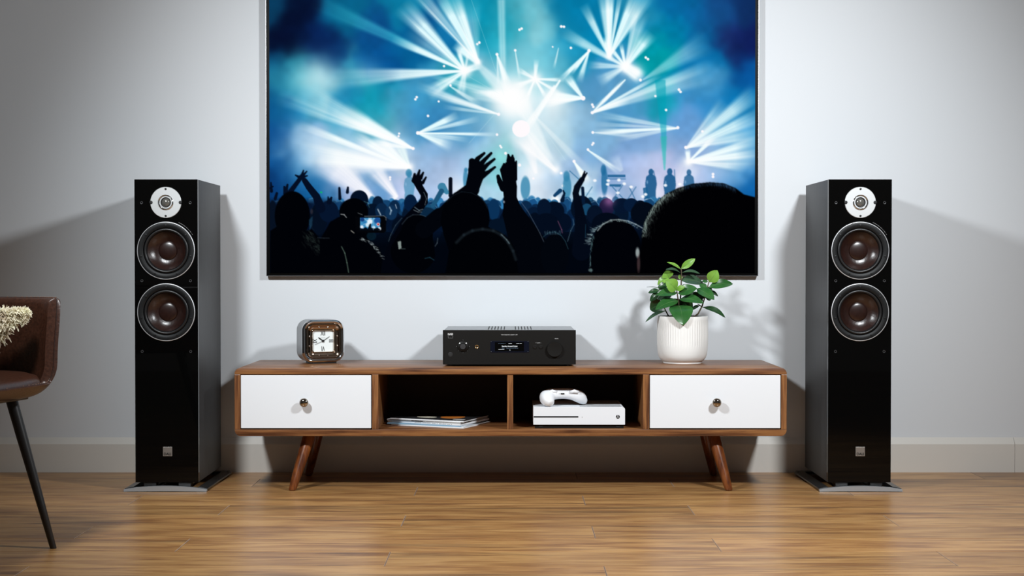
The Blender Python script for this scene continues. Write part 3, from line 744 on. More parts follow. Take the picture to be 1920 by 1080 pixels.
# ------------------------------------------------------------------ low media stand
SY0, SY1 = 4.600, 4.985            # front and back
K = F_PX / SY0
def sx(px): return (px - 960) / K
def sz(py): return P(960, py, SY0).z
def build_stand():
    X0, X1, ZT, ZB = sx(439), sx(1476), sz(689.5), sz(818)
    t = thing('media_stand', 'low walnut media stand with two white drawers and splayed wooden legs', 'media stand', (0, SY1, 0))
    oy = SY1
    th = .0215
    R = .020
    def corner_panel(zflat, zout, name):
        """Top or bottom board whose outer long corners are rounded; zout is its outer face."""
        s = 1 if zout > zflat else -1
        prof = [(X0, zflat)]
        for k in range(7):
            a = PI/2*k/6
            prof.append((X0 + R - R*math.cos(a), zout - s*R + s*R*math.sin(a)))
        for k in range(7):
            a = PI/2*k/6
            prof.append((X1 - R + R*math.sin(a), zout - s*R + s*R*math.cos(a)))
        prof.append((X1, zflat))
        return MB().loft([[(x, y - oy, z) for x, z in prof] for y in (SY0, SY1)]).build(name, 'walnut_x', t, smooth=.5, bev=.0012)
    corner_panel(ZT - th, ZT, 'top_board')
    corner_panel(ZB + th, ZB, 'bottom_board')
    zi0, zi1 = ZB + th + .0003, ZT - th - .0003
    def panel(x0, x1, y0, y1, name, mat='walnut_z'):
        return MB().box(x0, x1, y0 - oy, y1 - oy, zi0, zi1, .001).build(name, mat, t)
    panel(X0, sx(450), SY0 + .0005, SY1, 'side_panel'); panel(sx(1465.5), X1, SY0 + .0005, SY1, 'side_panel')
    panel(sx(697), sx(709), SY0 + .001, SY1 - .01, 'partition'); panel(sx(951), sx(962), SY0 + .003, SY1 - .01, 'divider')
    panel(sx(1206), sx(1218), SY0 + .001, SY1 - .01, 'partition')
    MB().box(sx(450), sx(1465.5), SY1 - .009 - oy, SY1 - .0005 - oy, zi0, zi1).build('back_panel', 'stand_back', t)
    for a, b, kx in ((451, 695.5, 571), (1219, 1464, 1343)):
        d = MB().box(sx(a), sx(b), SY0 - .0005 - oy, SY0 + .0155 - oy, sz(803), sz(703.5), .0012).build('drawer', 'drawer_white', t)
        MB().box(sx(a) + .004, sx(b) - .004, SY0 + .016 - oy, SY1 - .03 - oy, zi0 + .004, zi1 - .006).build('drawer_box', 'black_gap', d)
        kz = sz(754)
        prof = [(0, -.0300), (.0045, -.0297), (.0095, -.0280), (.0130, -.0250), (.0147, -.0212), (.0142, -.0178), (.0112, -.0145), (.0066, -.0120), (.0055, -.004), (.0062, -.0006), (0, -.0005)]
        MB().lathe_y(sx(kx), kz, prof, 32, SY0 - oy).build('knob', 'dark_chrome', d, smooth=.9)
    for tx, ty, bx, by in ((-.652, 4.665, -.699, 4.602), (.648, 4.665, .690, 4.602), (-.652, 4.895, -.693, 4.930), (.648, 4.895, .688, 4.930)):
        top = Vector((tx, ty - oy, ZB)); bot = Vector((bx, by - oy, 0.0))
        rad = lambda f: .0115 + (.0195 - .0115) * f
        pts, rr = [], []
        for f, r in ((0, .0075), (.012, .0112), (.035, .0128), (.25, .0155), (.5, .0180), (.75, .0198), (.93, .0205), (.999, .0195)):
            pts.append(bot.lerp(top, f)); rr.append(r)
        n = 20; rings = []
        for p, r in zip(pts, rr):                                       # horizontal slices keep the foot flat on the floor
            rings.append([(p.x + r*math.cos(2*PI*k/n), p.y + r*math.sin(2*PI*k/n), p.z) for k in range(n)])
        lg = MB().loft(rings).build('leg', 'leg_wood', t, smooth=.9)
        MB().box(tx - .027, tx + .027, ty - .027 - oy, ty + .027 - oy, ZB - .004, ZB - .0002, .001).build('mounting_plate', 'matte_black', lg)
    return ZT, ZB + th
STAND_TOP, SHELF = build_stand()

# ------------------------------------------------------------------ floorstanding speakers
def build_speaker():
    W, D_, Z0, Z1 = .200, .360, .0265, .9885
    t = thing('floor_speaker', 'tall black floorstanding speaker standing left of the media stand beside the leather chair', 'speaker', group='black floorstanding speakers')
    wz = (P(0, 470, 4.6).z, P(0, 585.5, 4.6).z); tz = P(0, 379.5, 4.6).z
    R_W = .0915
    def cutters():
        cs = []
        for z, r in ((wz[0], .0735), (wz[1], .0735), (tz, .017)):
            cs.append(MB().lathe_y(0, z, [(0, -.02), (r, -.02), (r, .085), (0, .085)], 48).build('cutter', 'gloss_black'))
        return cs
    bd = MB().box(-W/2, W/2, .0185, D_, Z0, Z1, .0015).build('cabinet', 'black_ash', t)
    bf = MB().box(-W/2, W/2, 0, .018, Z0, Z1, .0005).build('baffle', 'gloss_black', t)
    cut(bd, cutters()); cut(bf, cutters())
    for z in wz:
        # basket ring is the part; trim, surround, cone, cap and screws belong to it
        w = MB().lathe_y(0, z, [(.0895, .0005), (.0895, -.0030), (.0865, -.0042), (.0760, -.0036), (.0730, -.0015), (.0722, .012), (.0735, .013)], 64).build('woofer', 'basket_black', t, smooth=.6)
        MB().lathe_y(0, z, [(.0893, .0005), (.0893, -.0034), (.0899, -.0042), (.0911, -.0040), (.0918, -.0030), (.0918, .0002)], 64).build('trim_ring', 'trim_silver', w, smooth=.8)
        sp = [(.0722, .0040)]
        for k in range(9):
            a = PI*k/8
            sp.append((.0668 + .0048*math.cos(a), .0022 - .0052*math.sin(a)))
        sp += [(.0610, .0040), (.0605, .0060)]
        MB().lathe_y(0, z, sp, 64).build('surround', 'rubber', w, smooth=3.2)
        cn = []
        for k in range(13):
            f = k/12; r = .0620 + (.0275 - .0620)*f
            cn.append((r, .0045 + .0215*f**1.0 + .0045*math.sin(f*PI)))
        MB().lathe_y(0, z, cn, 64).build('cone', 'cone_brown', w, smooth=3.2)
        cp = []
        for k in range(9):
            a = PI/2*k/8
            cp.append((.0300*math.cos(a), .0248 - .0062*math.sin(a)))
        cp[-1] = (0, cp[-1][1])
        MB().lathe_y(0, z, cp, 48).build('dust_cap', 'dust_cap', w, smooth=3.2)
        for k in range(7):
            a = PI/2 + 2*PI*k/7
            MB().lathe_y(.0805*math.cos(a), z + .0805*math.sin(a), [(0, -.0046), (.0013, -.0046), (.0015, -.0058), (.0028, -.0056), (.0030, -.0030)], 14).build('screw', 'rubber', w, smooth=.6)
    # small print that follows the upper woofer's rim
    mk = MB(); rg = random.Random(4)
    a = math.radians(66)
    while a > math.radians(30):
        w_ = math.radians(rg.uniform(.35, .9)); h = rg.uniform(.0010, .0017)
        if rg.random() > .14:
            q = []
            for rr, aa in ((.0972, a), (.0972, a - w_), (.0972 + h, a - w_), (.0972 + h, a)):
                q.append((rr*math.cos(aa), -.0004, wz[0] + rr*math.sin(aa)))
            mk.add(q + [(x, .0005, z) for x, _, z in q], [(0,1,2,3),(4,7,6,5),(0,4,5,1),(1,5,6,2),(2,6,7,3),(3,7,4,0)])
        a -= w_ + math.radians(.35)
    mk.build('rim_print', 'print_dim', t)
    # tweeter
    p = MB().lathe_y(0, tz, [(.0165, .0005), (.0165, -.0030), (.0480, -.0030), (.0492, -.0020), (.0492, .0003)], 64).build('tweeter_plate', 'plate_silver', t, smooth=.5)
    MB().lathe_y(0, tz, [(.0242, -.0028), (.0242, -.0050), (.0225, -.0062), (.0200, -.0040), (.0172, .0020), (.0165, .004)], 48).build('horn_ring', 'chrome', p, smooth=.9)
    MB().lathe_y(0, tz, [(.0168, .0030), (.0160, -.0005), (.0146, -.0012), (.0132, .0010)], 48).build('dome_surround', 'rubber', p, smooth=3.2)
    dm = [(.0136*math.cos(PI/2*k/8), .0010 - .0085*math.sin(PI/2*k/8)) for k in range(9)]; dm[-1] = (0, dm[-1][1])
    MB().lathe_y(0, tz, dm, 40).build('dome', 'dome_grey', p, smooth=3.2)
    for x, z, r in ((0, .0425, .0035), (0, -.0425, .0035), (-.0465, 0, .0056), (.0465, 0, .0056)):
        MB().lathe_y(x, tz + z, [(0, -.0040), (r*.45, -.0040), (r*.5, -.0052), (r*.9, -.0050), (r, -.0020)], 20).build('screw', 'rubber', p, smooth=.6)
    for py in (380, 526.5, 659):
        z = P(0, py, 4.6).z
        for x in (-.077, .077):
            MB().lathe_y(x, z, [(.0025, .0002), (.0026, -.0012), (.0042, -.0014), (.0046, .0002)], 20).build('grille_socket', 'knob_grey', t, smooth=.6)
    zb = P(0, 846.5, 4.6).z; bx_ = (314.5 - 313) / K
    bg = MB().box(bx_ - .0148, bx_ + .0148, -.0025, .0005, zb - .0148, zb + .0148, .0008).build('badge', 'badge_grey', t)
    text_mesh('badge_lettering', 'DALI', .0108, 'ink', bg, (bx_, -.0028, zb - .0080), sx=1.02, bold=.0003)
    # splayed floor frame: silver arched front bar, black side bars, rear bar, four pads
    BW = .1310; f0, f1 = -.026, .366
    fr = MB()
    for s in (-1, 1):
        pr = [(s*BW, .0035), (s*BW, .009), (s*(BW - .028), .015), (s*(BW - .034), .0035)]
        pr2 = [(s*(BW + .006), .0035), (s*(BW + .006), .009), (s*(BW - .022), .015), (s*(BW - .028), .0035)]
        fr.loft([[(x, f0 + .012, z) for x, z in pr], [(x, f1 - .01, z) for x, z in pr2]])
    fr.box(-BW, BW, f1 - .030, f1, .0035, .0125, .002)
    base = fr.build('base_frame', 'base_black', t, bev=.0008)
    n = 20; rings = []
    for k in range(n + 1):
        u = -1 + 2*k/n; x = u*BW; h = .0060 + .0105*max(0, (1 - u*u))**.85
        b0 = .0012 + .0008*(1 - u*u)
        rings.append([(x, f0, b0), (x, f0 + .014, b0), (x, f0 + .020, b0 + h*.8), (x, f0 + .012, b0 + h), (x, f0 + .001, b0 + h*.97)])
    MB().loft(rings).build('front_bar', 'base_silver', base, smooth=.6)
    for x in (-.055, .055):
        for y in (.020, .300):
            MB().box(x - .020, x + .020, y - .016, y + .016, .012, Z0 + .0005, .002).build('spacer', 'satin_black', base)
    for x in (-.048, .048):
        MB().box(x - .012, x + .012, .0, f1 - .02, .006, .0135).build('runner', 'base_silver' if x > 0 else 'base_black', base)
    for x in (-BW + .012, BW - .012):
        for y in (f0 + .012, f1 - .014):
            MB().lathe_z(x, y, [(0, 0), (.007, 0), (.007, .0045), (0, .0045)], 16).build('foot', 'rubber', base)
    return t
sp = build_speaker()
sp.location = (-1.0965, 4.600, 0)
sp2 = copy_tree(sp)
sp2.location = (1.1035, 4.600, 0)
sp2['label'] = 'tall black floorstanding speaker standing right of the media stand near the potted plant'

# ------------------------------------------------------------------ amplifier
def build_amplifier():
    yf = 4.662; k = F_PX / yf
    def ax(px): return (px - 955) / k
    def az(py): return P(955, py, yf).z - STAND_TOP
    cx = (955 - 960) / k
    t = thing('amplifier', 'black stereo amplifier with a lit display on the media stand', 'amplifier', (cx, yf, STAND_TOP))
    x0, x1, z0, z1 = ax(830), ax(1080), az(683.5), az(619)
    dp = .315
    MB().box(x0 + .004, x1 - .004, .006, dp, z0 + .001, z1 - .002, .002).build('case', 'amp_black', t)
    # front panel with rounded upright edges
    pr = []
    r = .008
    for c_, a0 in ((x1 - r, -PI/2), ):
        for q in range(7): a = a0 + PI/2*q/6; pr.append((c_ + r*math.cos(a), r + r*math.sin(a)))
    pr += [(x1, .0125), (x0, .0125)]
    for q in range(7): a = PI + PI/2*q/6; pr.append((x0 + r + r*math.cos(a), r + r*math.sin(a)))
    MB().loft([[(x, y, z) for x, y in pr] for z in (z0, z1)]).build('front_panel', 'amp_black', t, smooth=.5)
    lid = MB().box(x0 + .004, x1 - .004, .0135, dp, z1 - .0025, z1 - .0002).build('lid', 'amp_lid', t)
    for g in (917, 966):
        for j in range(6):
            cxs = ax(g) + j*.0098
            cxs *= 1.05
            MB().box(cxs - .0018, cxs + .0018, .05, dp - .03, z1 - .0004, z1 + .0001).build('vent_slot', 'matte_black', lid)
    for x in (x0 + .045, x1 - .045):
        for y in (.045, dp - .05):
            MB().lathe_z(x, y, [(0, 0), (.020, 0), (.022, .004), (.022, z0 + .003), (0, z0 + .003)], 24).build('foot', 'rubber', t, smooth=.5)
    d = MB().box(ax(919.5), ax(992), -.0012, .004, az(661), az(639.5), .0008).build('display', 'display_navy', t)
    MB().box(ax(928), ax(982.5), -.0018, .002, az(658.5), az(641.5)).build('window', 'gloss_black', d)
    yy = -.0021
    text_mesh('song_title', 'Standing Around Crying', .0060, 'display_glow', d, (ax(955.5), yy, az(649.2)), extrude=.0001, sx=.86, bold=.00012)
    def ticks(name, x0_, x1_, py, h, mat, seed):
        rg = random.Random(seed); mb = MB(); x = ax(x0_); z = az(py)
        while x < ax(x1_):
            w = rg.uniform(.0006, .0012)
            if rg.random() > .16: mb.box(x, x + w, yy - .0001, yy + .0002, z - h/2, z + h/2*rg.uniform(.6, 1))
            x += w + .0005
        mb.build(name, mat, d)
    ticks('status_print', 934.5, 947, 644, .0013, 'display_blue', 1); ticks('clock_print', 953.5, 960, 644, .0020, 'display_glow', 2)
    ticks('status_print', 968, 978, 644, .0016, 'display_glow', 3); ticks('artist_print', 941, 971, 652.8, .0014, 'display_blue', 5)
    MB().box(ax(934.5), ax(945.5), yy - .0001, yy + .0002, az(655.3), az(654.6)).build('progress_bar', 'display_glow', d)
    MB().box(ax(955.3), ax(956.8), yy - .0001, yy + .0002, az(656.8), az(655.8)).build('page_dot', 'display_glow', d)
    for qx in (921, 990):
        for qy in (640.5, 659.5):
            MB().box(ax(qx) - .0006, ax(qx) + .0006, -.0016, .001, az(qy) - .0006, az(qy) + .0006).build('corner_mark', 'print_dim', d)
    text_mesh('model_lettering', 'Hybrid Digital DAC Amplifier C 399', .0036, 'print_white', t, (ax(955), -.0003, az(627.7)), sx=.98)
    text_mesh('volume_lettering', 'VOLUME', .0030, 'print_white', t, (ax(1043.5), -.0003, az(635)), sx=1.05)
    text_mesh('source_lettering', '<  SOURCE  >', .0028, 'print_white', t, (ax(1009.3), -.0003, az(643)), sx=1.05)
    # maker's badge: letters over an outlined square
    text_mesh('brand_lettering', 'NAD', .0078, 'print_white', t, (ax(844.5), -.0003, az(626.6)), sx=1.0, bold=.00025)
    m = MB(); w = .0007; a, b, c_, e = ax(840), ax(849.2), az(634), az(628.6)
    for q in ((a, a+w, c_, e), (b-w, b, c_, e), (a, b, c_, c_+w), (a, b, e-w, e)): m.box(q[0], q[1], -.0004, .0006, q[2], q[3])
    m.build('brand_square', 'print_dim', t)
    # selector dial with marks, headphone socket, power button, source buttons, volume knob
    kx, kz = ax(868), az(649.5)
    dl = MB().lathe_y(kx, kz, [(.0170, .0005), (.0165, -.0035), (.0155, -.0042), (.0100, -.0046), (.0090, -.0100), (.0082, -.0112), (0, -.0112)], 40).build('selector_dial', ['amp_black'], t, smooth=.6)
    MB().lathe_y(kx, kz, [(.0088, -.0108), (.0086, -.0118), (0, -.0118)], 32).build('dial_cap', 'knob_grey', dl, smooth=.6)
    for q in range(8):
        aa = PI/4*q; r_ = .0205
        br = q in (1, 3)
        rr = .0019 if br else .0007
        MB().lathe_y(kx + r_*math.cos(aa)*(.72 if br else 1), kz + r_*math.sin(aa)*(.72 if br else 1), [(rr, -.0038 if br else .0003), (rr, -.0048 if br else -.0006), (0, -.0050 if br else -.0006)], 12).build('dial_mark', 'lamp_white' if br else 'print_dim', dl)
    jk = MB().lathe_y(ax(894), az(650), [(.0060, .0004), (.0060, -.0016), (.0050, -.0024), (.0036, -.0018), (.0034, .006)], 32).build('headphone_socket', 'brass', t, smooth=.7)
    MB().lathe_y(ax(894), az(650), [(.0035, .0008), (0, .0008)], 24).build('socket_hole', 'black_gap', jk)
    pb = MB().lathe_y(ax(844.5), az(664.5), [(.0074, .0004), (.0074, -.0008), (.0064, -.0010), (.0062, .0003)], 32).build('power_button', 'knob_grey', t, smooth=.6)
    MB().lathe_y(ax(844.5), az(664.5), [(.0060, -.0002), (.0056, -.0016), (0, -.0018)], 28).build('button_cap', 'matte_black', pb, smooth=.6)
    for px in (1003, 1014.3):
        MB().lathe_y(ax(px), az(650.6), [(.0056, .0004), (.0056, -.0022), (.0046, -.0030), (0, -.0026)], 24).build('source_button', 'satin_black', t, smooth=.6)
    vk = MB().lathe_y(ax(1040), az(654.5), [(.0252, .0004), (.0250, -.0085), (.0238, -.0100), (.0100, -.0092), (0, -.0090)], 48).build('volume_knob', 'amp_black', t, smooth=.5)
build_amplifier()

# ------------------------------------------------------------------ desk clock
def build_clock():
    c = P(606, 682, 4.80)
    t = thing('desk_clock', 'square chrome desk clock with roman numerals on the media stand', 'clock', (c.x, 4.80, STAND_TOP), math.radians(21))
    W, H, D_ = .1420, .1410, .088
    zc = .004 + H/2
    def ring(w, h, r, y): return [(x, y, z) for x, z in rrect(w, h, r, 8, 0, zc)]
    MB().loft([ring(W - .008, H - .008, .031, D_), ring(W - .001, H - .001, .035, D_ - .006), ring(W - .001, H - .001, .035, .004)]).build('case', 'shaded_chrome', t, smooth=.9)
    MB().loft([ring(W, H, .035, .0045), ring(W, H, .035, -.002), ring(W - .004, H - .004, .033, -.009),
               ring(W - .012, H - .012, .029, -.0125), ring(W - .022, H - .022, .025, -.0110), ring(W - .030, H - .030, .021, -.004), ring(W - .030, H - .030, .021, .0044)], True, False, False).build('front_frame', 'chrome', t, smooth=.9)
    b = MB().loft([ring(W - .0295, H - .0295, .0205, .004), ring(W - .030, H - .030, .0205, -.008), ring(W - .036, H - .036, .019, -.0105), ring(W - .050, H - .050, .015, -.004),
                   ring(W - .062, H - .062, .009, -.0035), ring(W - .066, H - .066, .008, -.0060), ring(W - .070, H - .070, .0075, -.0045), ring(W - .071, H - .071, .0075, .004)], True, False, False).build('bezel', 'bronze_chrome', t, smooth=.9)
    sw, sh = (W - .048)/2, (H - .048)/2
    for x, z in ((-.0145, sh), (.0145, sh), (-.0145, -sh), (.0145, -sh), (-sw, .0155), (-sw, -.0155), (sw, .0155), (sw, -.0155)):
        pr = [(.0034*math.cos(PI/2*k/5), -.0042 - .0038*math.sin(PI/2*k/5)) for k in range(6)]; pr[-1] = (0, pr[-1][1])
        MB().lathe_y(x, zc + z, pr, 14).build('stud', 'chrome', b, smooth=3.2)
    f = MB().loft([ring(W - .070, H - .070, .008, .0025), ring(W - .070, H - .070, .008, .0040)]).build('dial', 'clock_face', t)
    fw, fh = (W - .070)/2, (H - .070)/2
    yy = .0022
    text_mesh('numeral', 'XII', .0215, 'ink', f, (.0, yy, zc + fh - .0105), sx=.62, bold=.0003)
    text_mesh('numeral', 'III', .0200, 'ink', f, (fw - .0095, yy, zc), rot=(PI/2, PI/2, 0), sx=.75, bold=.0003)
    text_mesh('numeral', 'VI', .0215, 'ink', f, (.0, yy, zc - fh + .0110), rot=(PI/2, PI, 0), sx=.62, bold=.0003)
    text_mesh('numeral', 'IX', .0200, 'ink', f, (-fw + .0095, yy, zc), rot=(PI/2, -PI/2, 0), sx=.68, bold=.0003)
    m = MB(); rg = random.Random(2); x = -.0075
    while x < .0075:
        w = rg.uniform(.0007, .0014); m.box(x, x + w, yy - .0001, yy + .0003, zc + .0098, zc + .0110); x += w + .0005
    m.build('dial_print', 'ink_grey', f)
    def hand(name, ang, l, tail, w0, w1, y):
        a = math.radians(ang); d = (math.sin(a), math.cos(a)); n = (d[1], -d[0]); q = []
        for s, ww in ((-tail, w0), (l*.75, w1), (l, .0004)): q.append((s, ww))
        o = [(d[0]*s + n[0]*w, d[1]*s + n[1]*w) for s, w in q] + [(d[0]*s - n[0]*w, d[1]*s - n[1]*w) for s, w in reversed(q)]
        MB().loft([[(x, yv, zc + z) for x, z in o] for yv in (y, y + .0005)]).build(name, 'ink', f)
    hand('hour_hand', -53, .0205, .003, .0014, .0022, .0012)
    hand('minute_hand', 56, .0265, .003, .0012, .0009, .0006)
    hand('second_hand', -112, .0300, .004, .0005, .0005, .0001)
    MB().lathe_y(0, zc, [(.0042, .002), (.0042, -.0004), (0, -.0006)], 20).build('hand_hub', 'ink', f, smooth=.6)
    MB().box(-.040, .044, -.004, D_ - .01, 0, .0052).build('base_pad', 'rubber', t)
build_clock()

# ------------------------------------------------------------------ game console, controller, magazines
def build_console():
    yf = 4.628; k = F_PX / yf
    a = P(1000, 763, yf); b = P(1172, 796.5, yf)
    cx = (a.x + b.x)/2
    t = thing('game_console', 'white game console with a black disc slot inside the media stand', 'game console', (cx, yf, SHELF))
    w = (b.x - a.x)/2; zt = a.z - SHELF; zb = b.z - SHELF; dp = .225
    MB().box(-w + .005, w - .004, .006, dp - .004, .0, zb + .001).build('plinth', 'amp_black', t)
    ch = .0062
    pr = [(-w, zb), (w, zb), (w, zt - ch), (w - ch, zt), (-w, zt)]
    MB().loft([[(x, y, z) for x, z in pr] for y in (0, dp)]).build('shell', 'console_white', t, bev=.0008)
    MB().box(-w + .001, -.0020 + (1085.5 - 1086)/k, -.0004, .004, P(0, 782.9, yf).z - SHELF, P(0, 780.2, yf).z - SHELF).build('disc_slot', 'black_gap', t)
    MB().lathe_y((1091.5 - 1086)/k, P(0, 782.2, yf).z - SHELF, [(.0016, .0004), (.0016, -.0003), (0, -.0003)], 16).build('eject_button', 'paper_grey', t)
    for x in (-w + .024, w - .022):
        MB().box(x - .006, x + .006, .0052, .008, .0035, .0075).build('port', 'black_gap', t)
    # perforated right half of the lid
    m = MB(); n = 0
    for i in range(30):
        for j in range(34):
            x = .004 + i*(w - ch - .008)/30 + (j % 2)*.0022; y = .008 + j*(dp - .02)/34; r = .0015
            m.add([(x + r*math.cos(PI/3*q), y + r*math.sin(PI/3*q), zt + .00015) for q in range(6)] + [(x + r*math.cos(PI/3*q), y + r*math.sin(PI/3*q), zt - .0005) for q in range(6)],
                  [(0,1,2,3,4,5)] + [(q, q+6, (q+1) % 6 + 6, (q+1) % 6) for q in range(6)])
    v = m.build('vent_holes', 'vent_dark', t); v['kind'] = 'stuff'
    # round power emblem: dark disc crossed by two pale bowed bands
    ex, ez = (1158.6 - 1086)/k, P(0, 781.4, yf).z - SHELF
    e = MB().lathe_y(ex, ez, [(.0062, .0004), (.0062, -.0005), (0, -.0005)], 32).build('power_emblem', 'ink', t)
    m = MB()
    for s in (-1, 1):
        up = []
        for q in range(9):                       # band from lower outside, through the middle, to the upper other side
            f = q/8; xx = s*(.0044 - .0076*f + .0022*f*f); zz = -.0046 + .0088*f
            up.append((xx, zz))
        wd = [.0010 + .0004*math.sin(PI*q/8) for q in range(9)]
        rings = []
        for (x, z), ww in zip(up, wd): rings.append([(ex + x - ww*.7, -.0009, ez + z + ww*.4*s), (ex + x + ww*.7, -.0009, ez + z - ww*.4*s), (ex + x + ww*.7, -.0004, ez + z - ww*.4*s), (ex + x - ww*.7, -.0004, ez + z + ww*.4*s)])
        m.loft(rings)
    m.box(ex - .0012, ex + .0012, -.0009, -.0004, ez + .0032, ez + .0062)
    m.build('emblem_cross', 'console_white', e)
    return cx, yf, zt + SHELF
CON = build_console()

def build_controller():
    cx, cy, cz = CON
    p = P(1055.5, 762, 4.668)
    t = thing('game_controller', 'white game controller lying on top of the white console', 'controller', (p.x, 4.668, cz + .0006))
    # one body swept along a bow: grip, shoulder, waist, shoulder, grip
    path = [  # x, y, z, half-width along the path normal (plan), half-height
        (-.040, -.040, .0110, .0100, .0090), (-.044, -.034, .0145, .0170, .0140), (-.050, -.024, .0205, .0225, .0190), (-.053, -.008, .0280, .0250, .0215), (-.047, .006, .0335, .0255, .0205),
        (-.032, .014, .0375, .0255, .0180), (-.012, .017, .0390, .0250, .0170), (.010, .018, .0390, .0250, .0170), (.030, .018, .0370, .0255, .0180), (.046, .019, .0325, .0245, .0195),
        (.058, .022, .0260, .0215, .0190), (.066, .028, .0175, .0175, .0150), (.071, .034, .0130, .0130, .0120), (.073, .038, .0105, .0080, .0080)]
    # smooth the stations with Catmull-Rom
    st = []
    for i in range(len(path) - 1):
        p0, p1, p2, p3 = [np.array(path[min(max(i + q, 0), len(path) - 1)]) for q in (-1, 0, 1, 2)]
        for f in (0, .34, .67):
            st.append(.5*((2*p1) + (-p0 + p2)*f + (2*p0 - 5*p1 + 4*p2 - p3)*f*f + (-p0 + 3*p1 - 3*p2 + p3)*f**3))
    st.append(np.array(path[-1]))
    rings = []; n = 28
    for i, s in enumerate(st):
        a = st[max(i-1, 0)]; b = st[min(i+1, len(st)-1)]
        d = Vector((b[0]-a[0], b[1]-a[1], b[2]-a[2])).normalized()
        nrm = Vector((-d.y, d.x, 0)).normalized(); up = d.cross(nrm) if d.cross(nrm).z > 0 else -d.cross(nrm)
        rg = []
        for q in range(n):
            a_ = 2*PI*q/n; c, sn = math.cos(a_), math.sin(a_)
            e = .85
            rg.append(Vector(s[:3]) + nrm*s[3]*math.copysign(abs(c)**e, c) + up*s[4]*math.copysign(abs(sn)**e, sn))
        rings.append(rg)
    zmin = min(v.z for r in rings for v in r)
    rings = [[Vector((v.x*.97, v.y, v.z - zmin)) for v in r] for r in rings]
    body = MB().loft(rings).build('body', 'pad_white', t, smooth=3.2)
    z0 = -zmin
    # triggers and bumper on the near edge
    for s, xx in ((-1, -.034), (1, .036)):
        pts = [(xx - .014, -.006, .045 + z0), (xx, -.0085, .0490 + z0), (xx + .014, -.006, .0455 + z0)]
        MB().tube(pts, [.0048, .0062, .0048], 12).build('bumper', 'pad_white', body, smooth=3.2)
    MB().box(-.0075, .0045, -.0100, -.004, .0395 + z0, .0427 + z0, .0008).build('port', 'black_gap', body)
    MB().lathe_y(-.0125, .0410 + z0, [(.0010, -.0095), (0, -.0095)], 10).build('pairing_button', 'ink', body)
    for x, y in ((-.020, .020), (.018, .030)):
        MB().lathe_z(x, y, [(.0050, .048 + z0), (.0048, .0560 + z0), (.0080, .0570 + z0), (.0082, .0590 + z0), (0, .0585 + z0)], 20).build('thumbstick', 'matte_black', body, smooth=.6)
build_controller()

def build_magazines():
    near = P(869, 803, 4.622); ang = math.radians(24.2)
    ux = Vector((-math.cos(ang), math.sin(ang), 0)); uy = Vector((math.sin(ang), math.cos(ang), 0))   # along spine to the left, along short edge away
    z = SHELF + .0004
    specs = [ # thickness, length, depth, shift along, shift away, turn, spine material, cover, label
        (.0035, .262, .205, .000, .000, 0.0, 'paper_white', 'paper_white', 'thin white magazine at the bottom of the stack in the media stand'),
        (.0040, .264, .205, .012, .006, -2.0, 'paper_blue', 'paper_blue', 'pale blue magazine second from the bottom of the stack in the media stand'),
        (.0055, .270, .205, .014, .004, 2.2, 'paper_white', 'paper_white', 'thick white magazine in the middle of the stack in the media stand'),
        (.0045, .268, .205, .016, .006, .8, 'paper_grey', 'paper_white', 'grey-spined magazine near the top of the stack in the media stand'),
        (.0040, .262, .200, .004, .010, -1.5, 'paper_white', 'cover_dark', 'dark-covered magazine with orange and cream pictures on top of the stack')]
    for i, (h, ln, dp, s0, s1, tr, sm, cm, lab) in enumerate(specs):
        o0 = Vector((near.x, 4.622, z)) + ux*s0 + uy*s1
        t = thing('magazine', lab, 'magazine', o0, group='magazines in the open shelf')
        a = ang + math.radians(tr)
        x_ = Vector((-math.cos(a), math.sin(a), 0)); y_ = Vector((math.sin(a), math.cos(a), 0))
        def q(mb, u0, u1, v0, v1, z0, z1):
            vs = [x_*u + y_*v + Vector((0, 0, zz)) for u in (u0, u1) for v in (v0, v1) for zz in (z0, z1)]
            return mb.add(vs, [(0,1,3,2),(4,6,7,5),(0,4,5,1),(2,3,7,6),(0,2,6,4),(1,5,7,3)])
        q(MB(), .0008, ln - .0008, .0006, dp - .001, .0004, h - .0004).build('pages', 'paper_white', t)
        q(MB(), 0, ln, 0, .0012, 0, h).build('spine', sm, t)
        q(MB(), 0, ln, .0012, dp, h - .0004, h).build('cover', cm, t)
        q(MB(), 0, ln, .0012, dp, 0, .0004).build('back_cover', cm, t)
        if i == 4:
            c = [k for k in t.children if k.name.startswith('cover')][0]
            def blob(cu, cv, ru, rv, mat):
                n = 20
                v1 = [x_*(cu + ru*math.cos(2*PI*k/n)) + y_*(cv + rv*math.sin(2*PI*k/n)) + Vector((0, 0, h + .0002)) for k in range(n)]
                v0 = [v - Vector((0, 0, .0004)) for v in v1]
                MB().loft([v0, v1]).build('cover_picture', mat, c)
            blob(.085, .10, .040, .045, 'cover_orange'); blob(.165, .07, .035, .022, 'cover_cream'); blob(.035, .04, .022, .012, 'paper_grey')
        if i in (2, 3):
            m = MB(); rg = random.Random(i); u = .03
            while u < ln*.62:
                w = rg.uniform(.0012, .003)
                if rg.random() > .2: q(m, u, u + w, -.0003, .0004, h*.35, h*.68)
                u += w + .0012
            sp_ = [k for k in t.children if k.name.startswith('spine')][0]
            m.build('spine_print', 'ink_grey', sp_)
            if i == 3:
                q(MB(), ln*.50, ln*.66, -.0002, .0006, .0004, h - .0003).build('spine_patch', 'cover_dark', sp_)
        z += h + .0003
build_magazines()

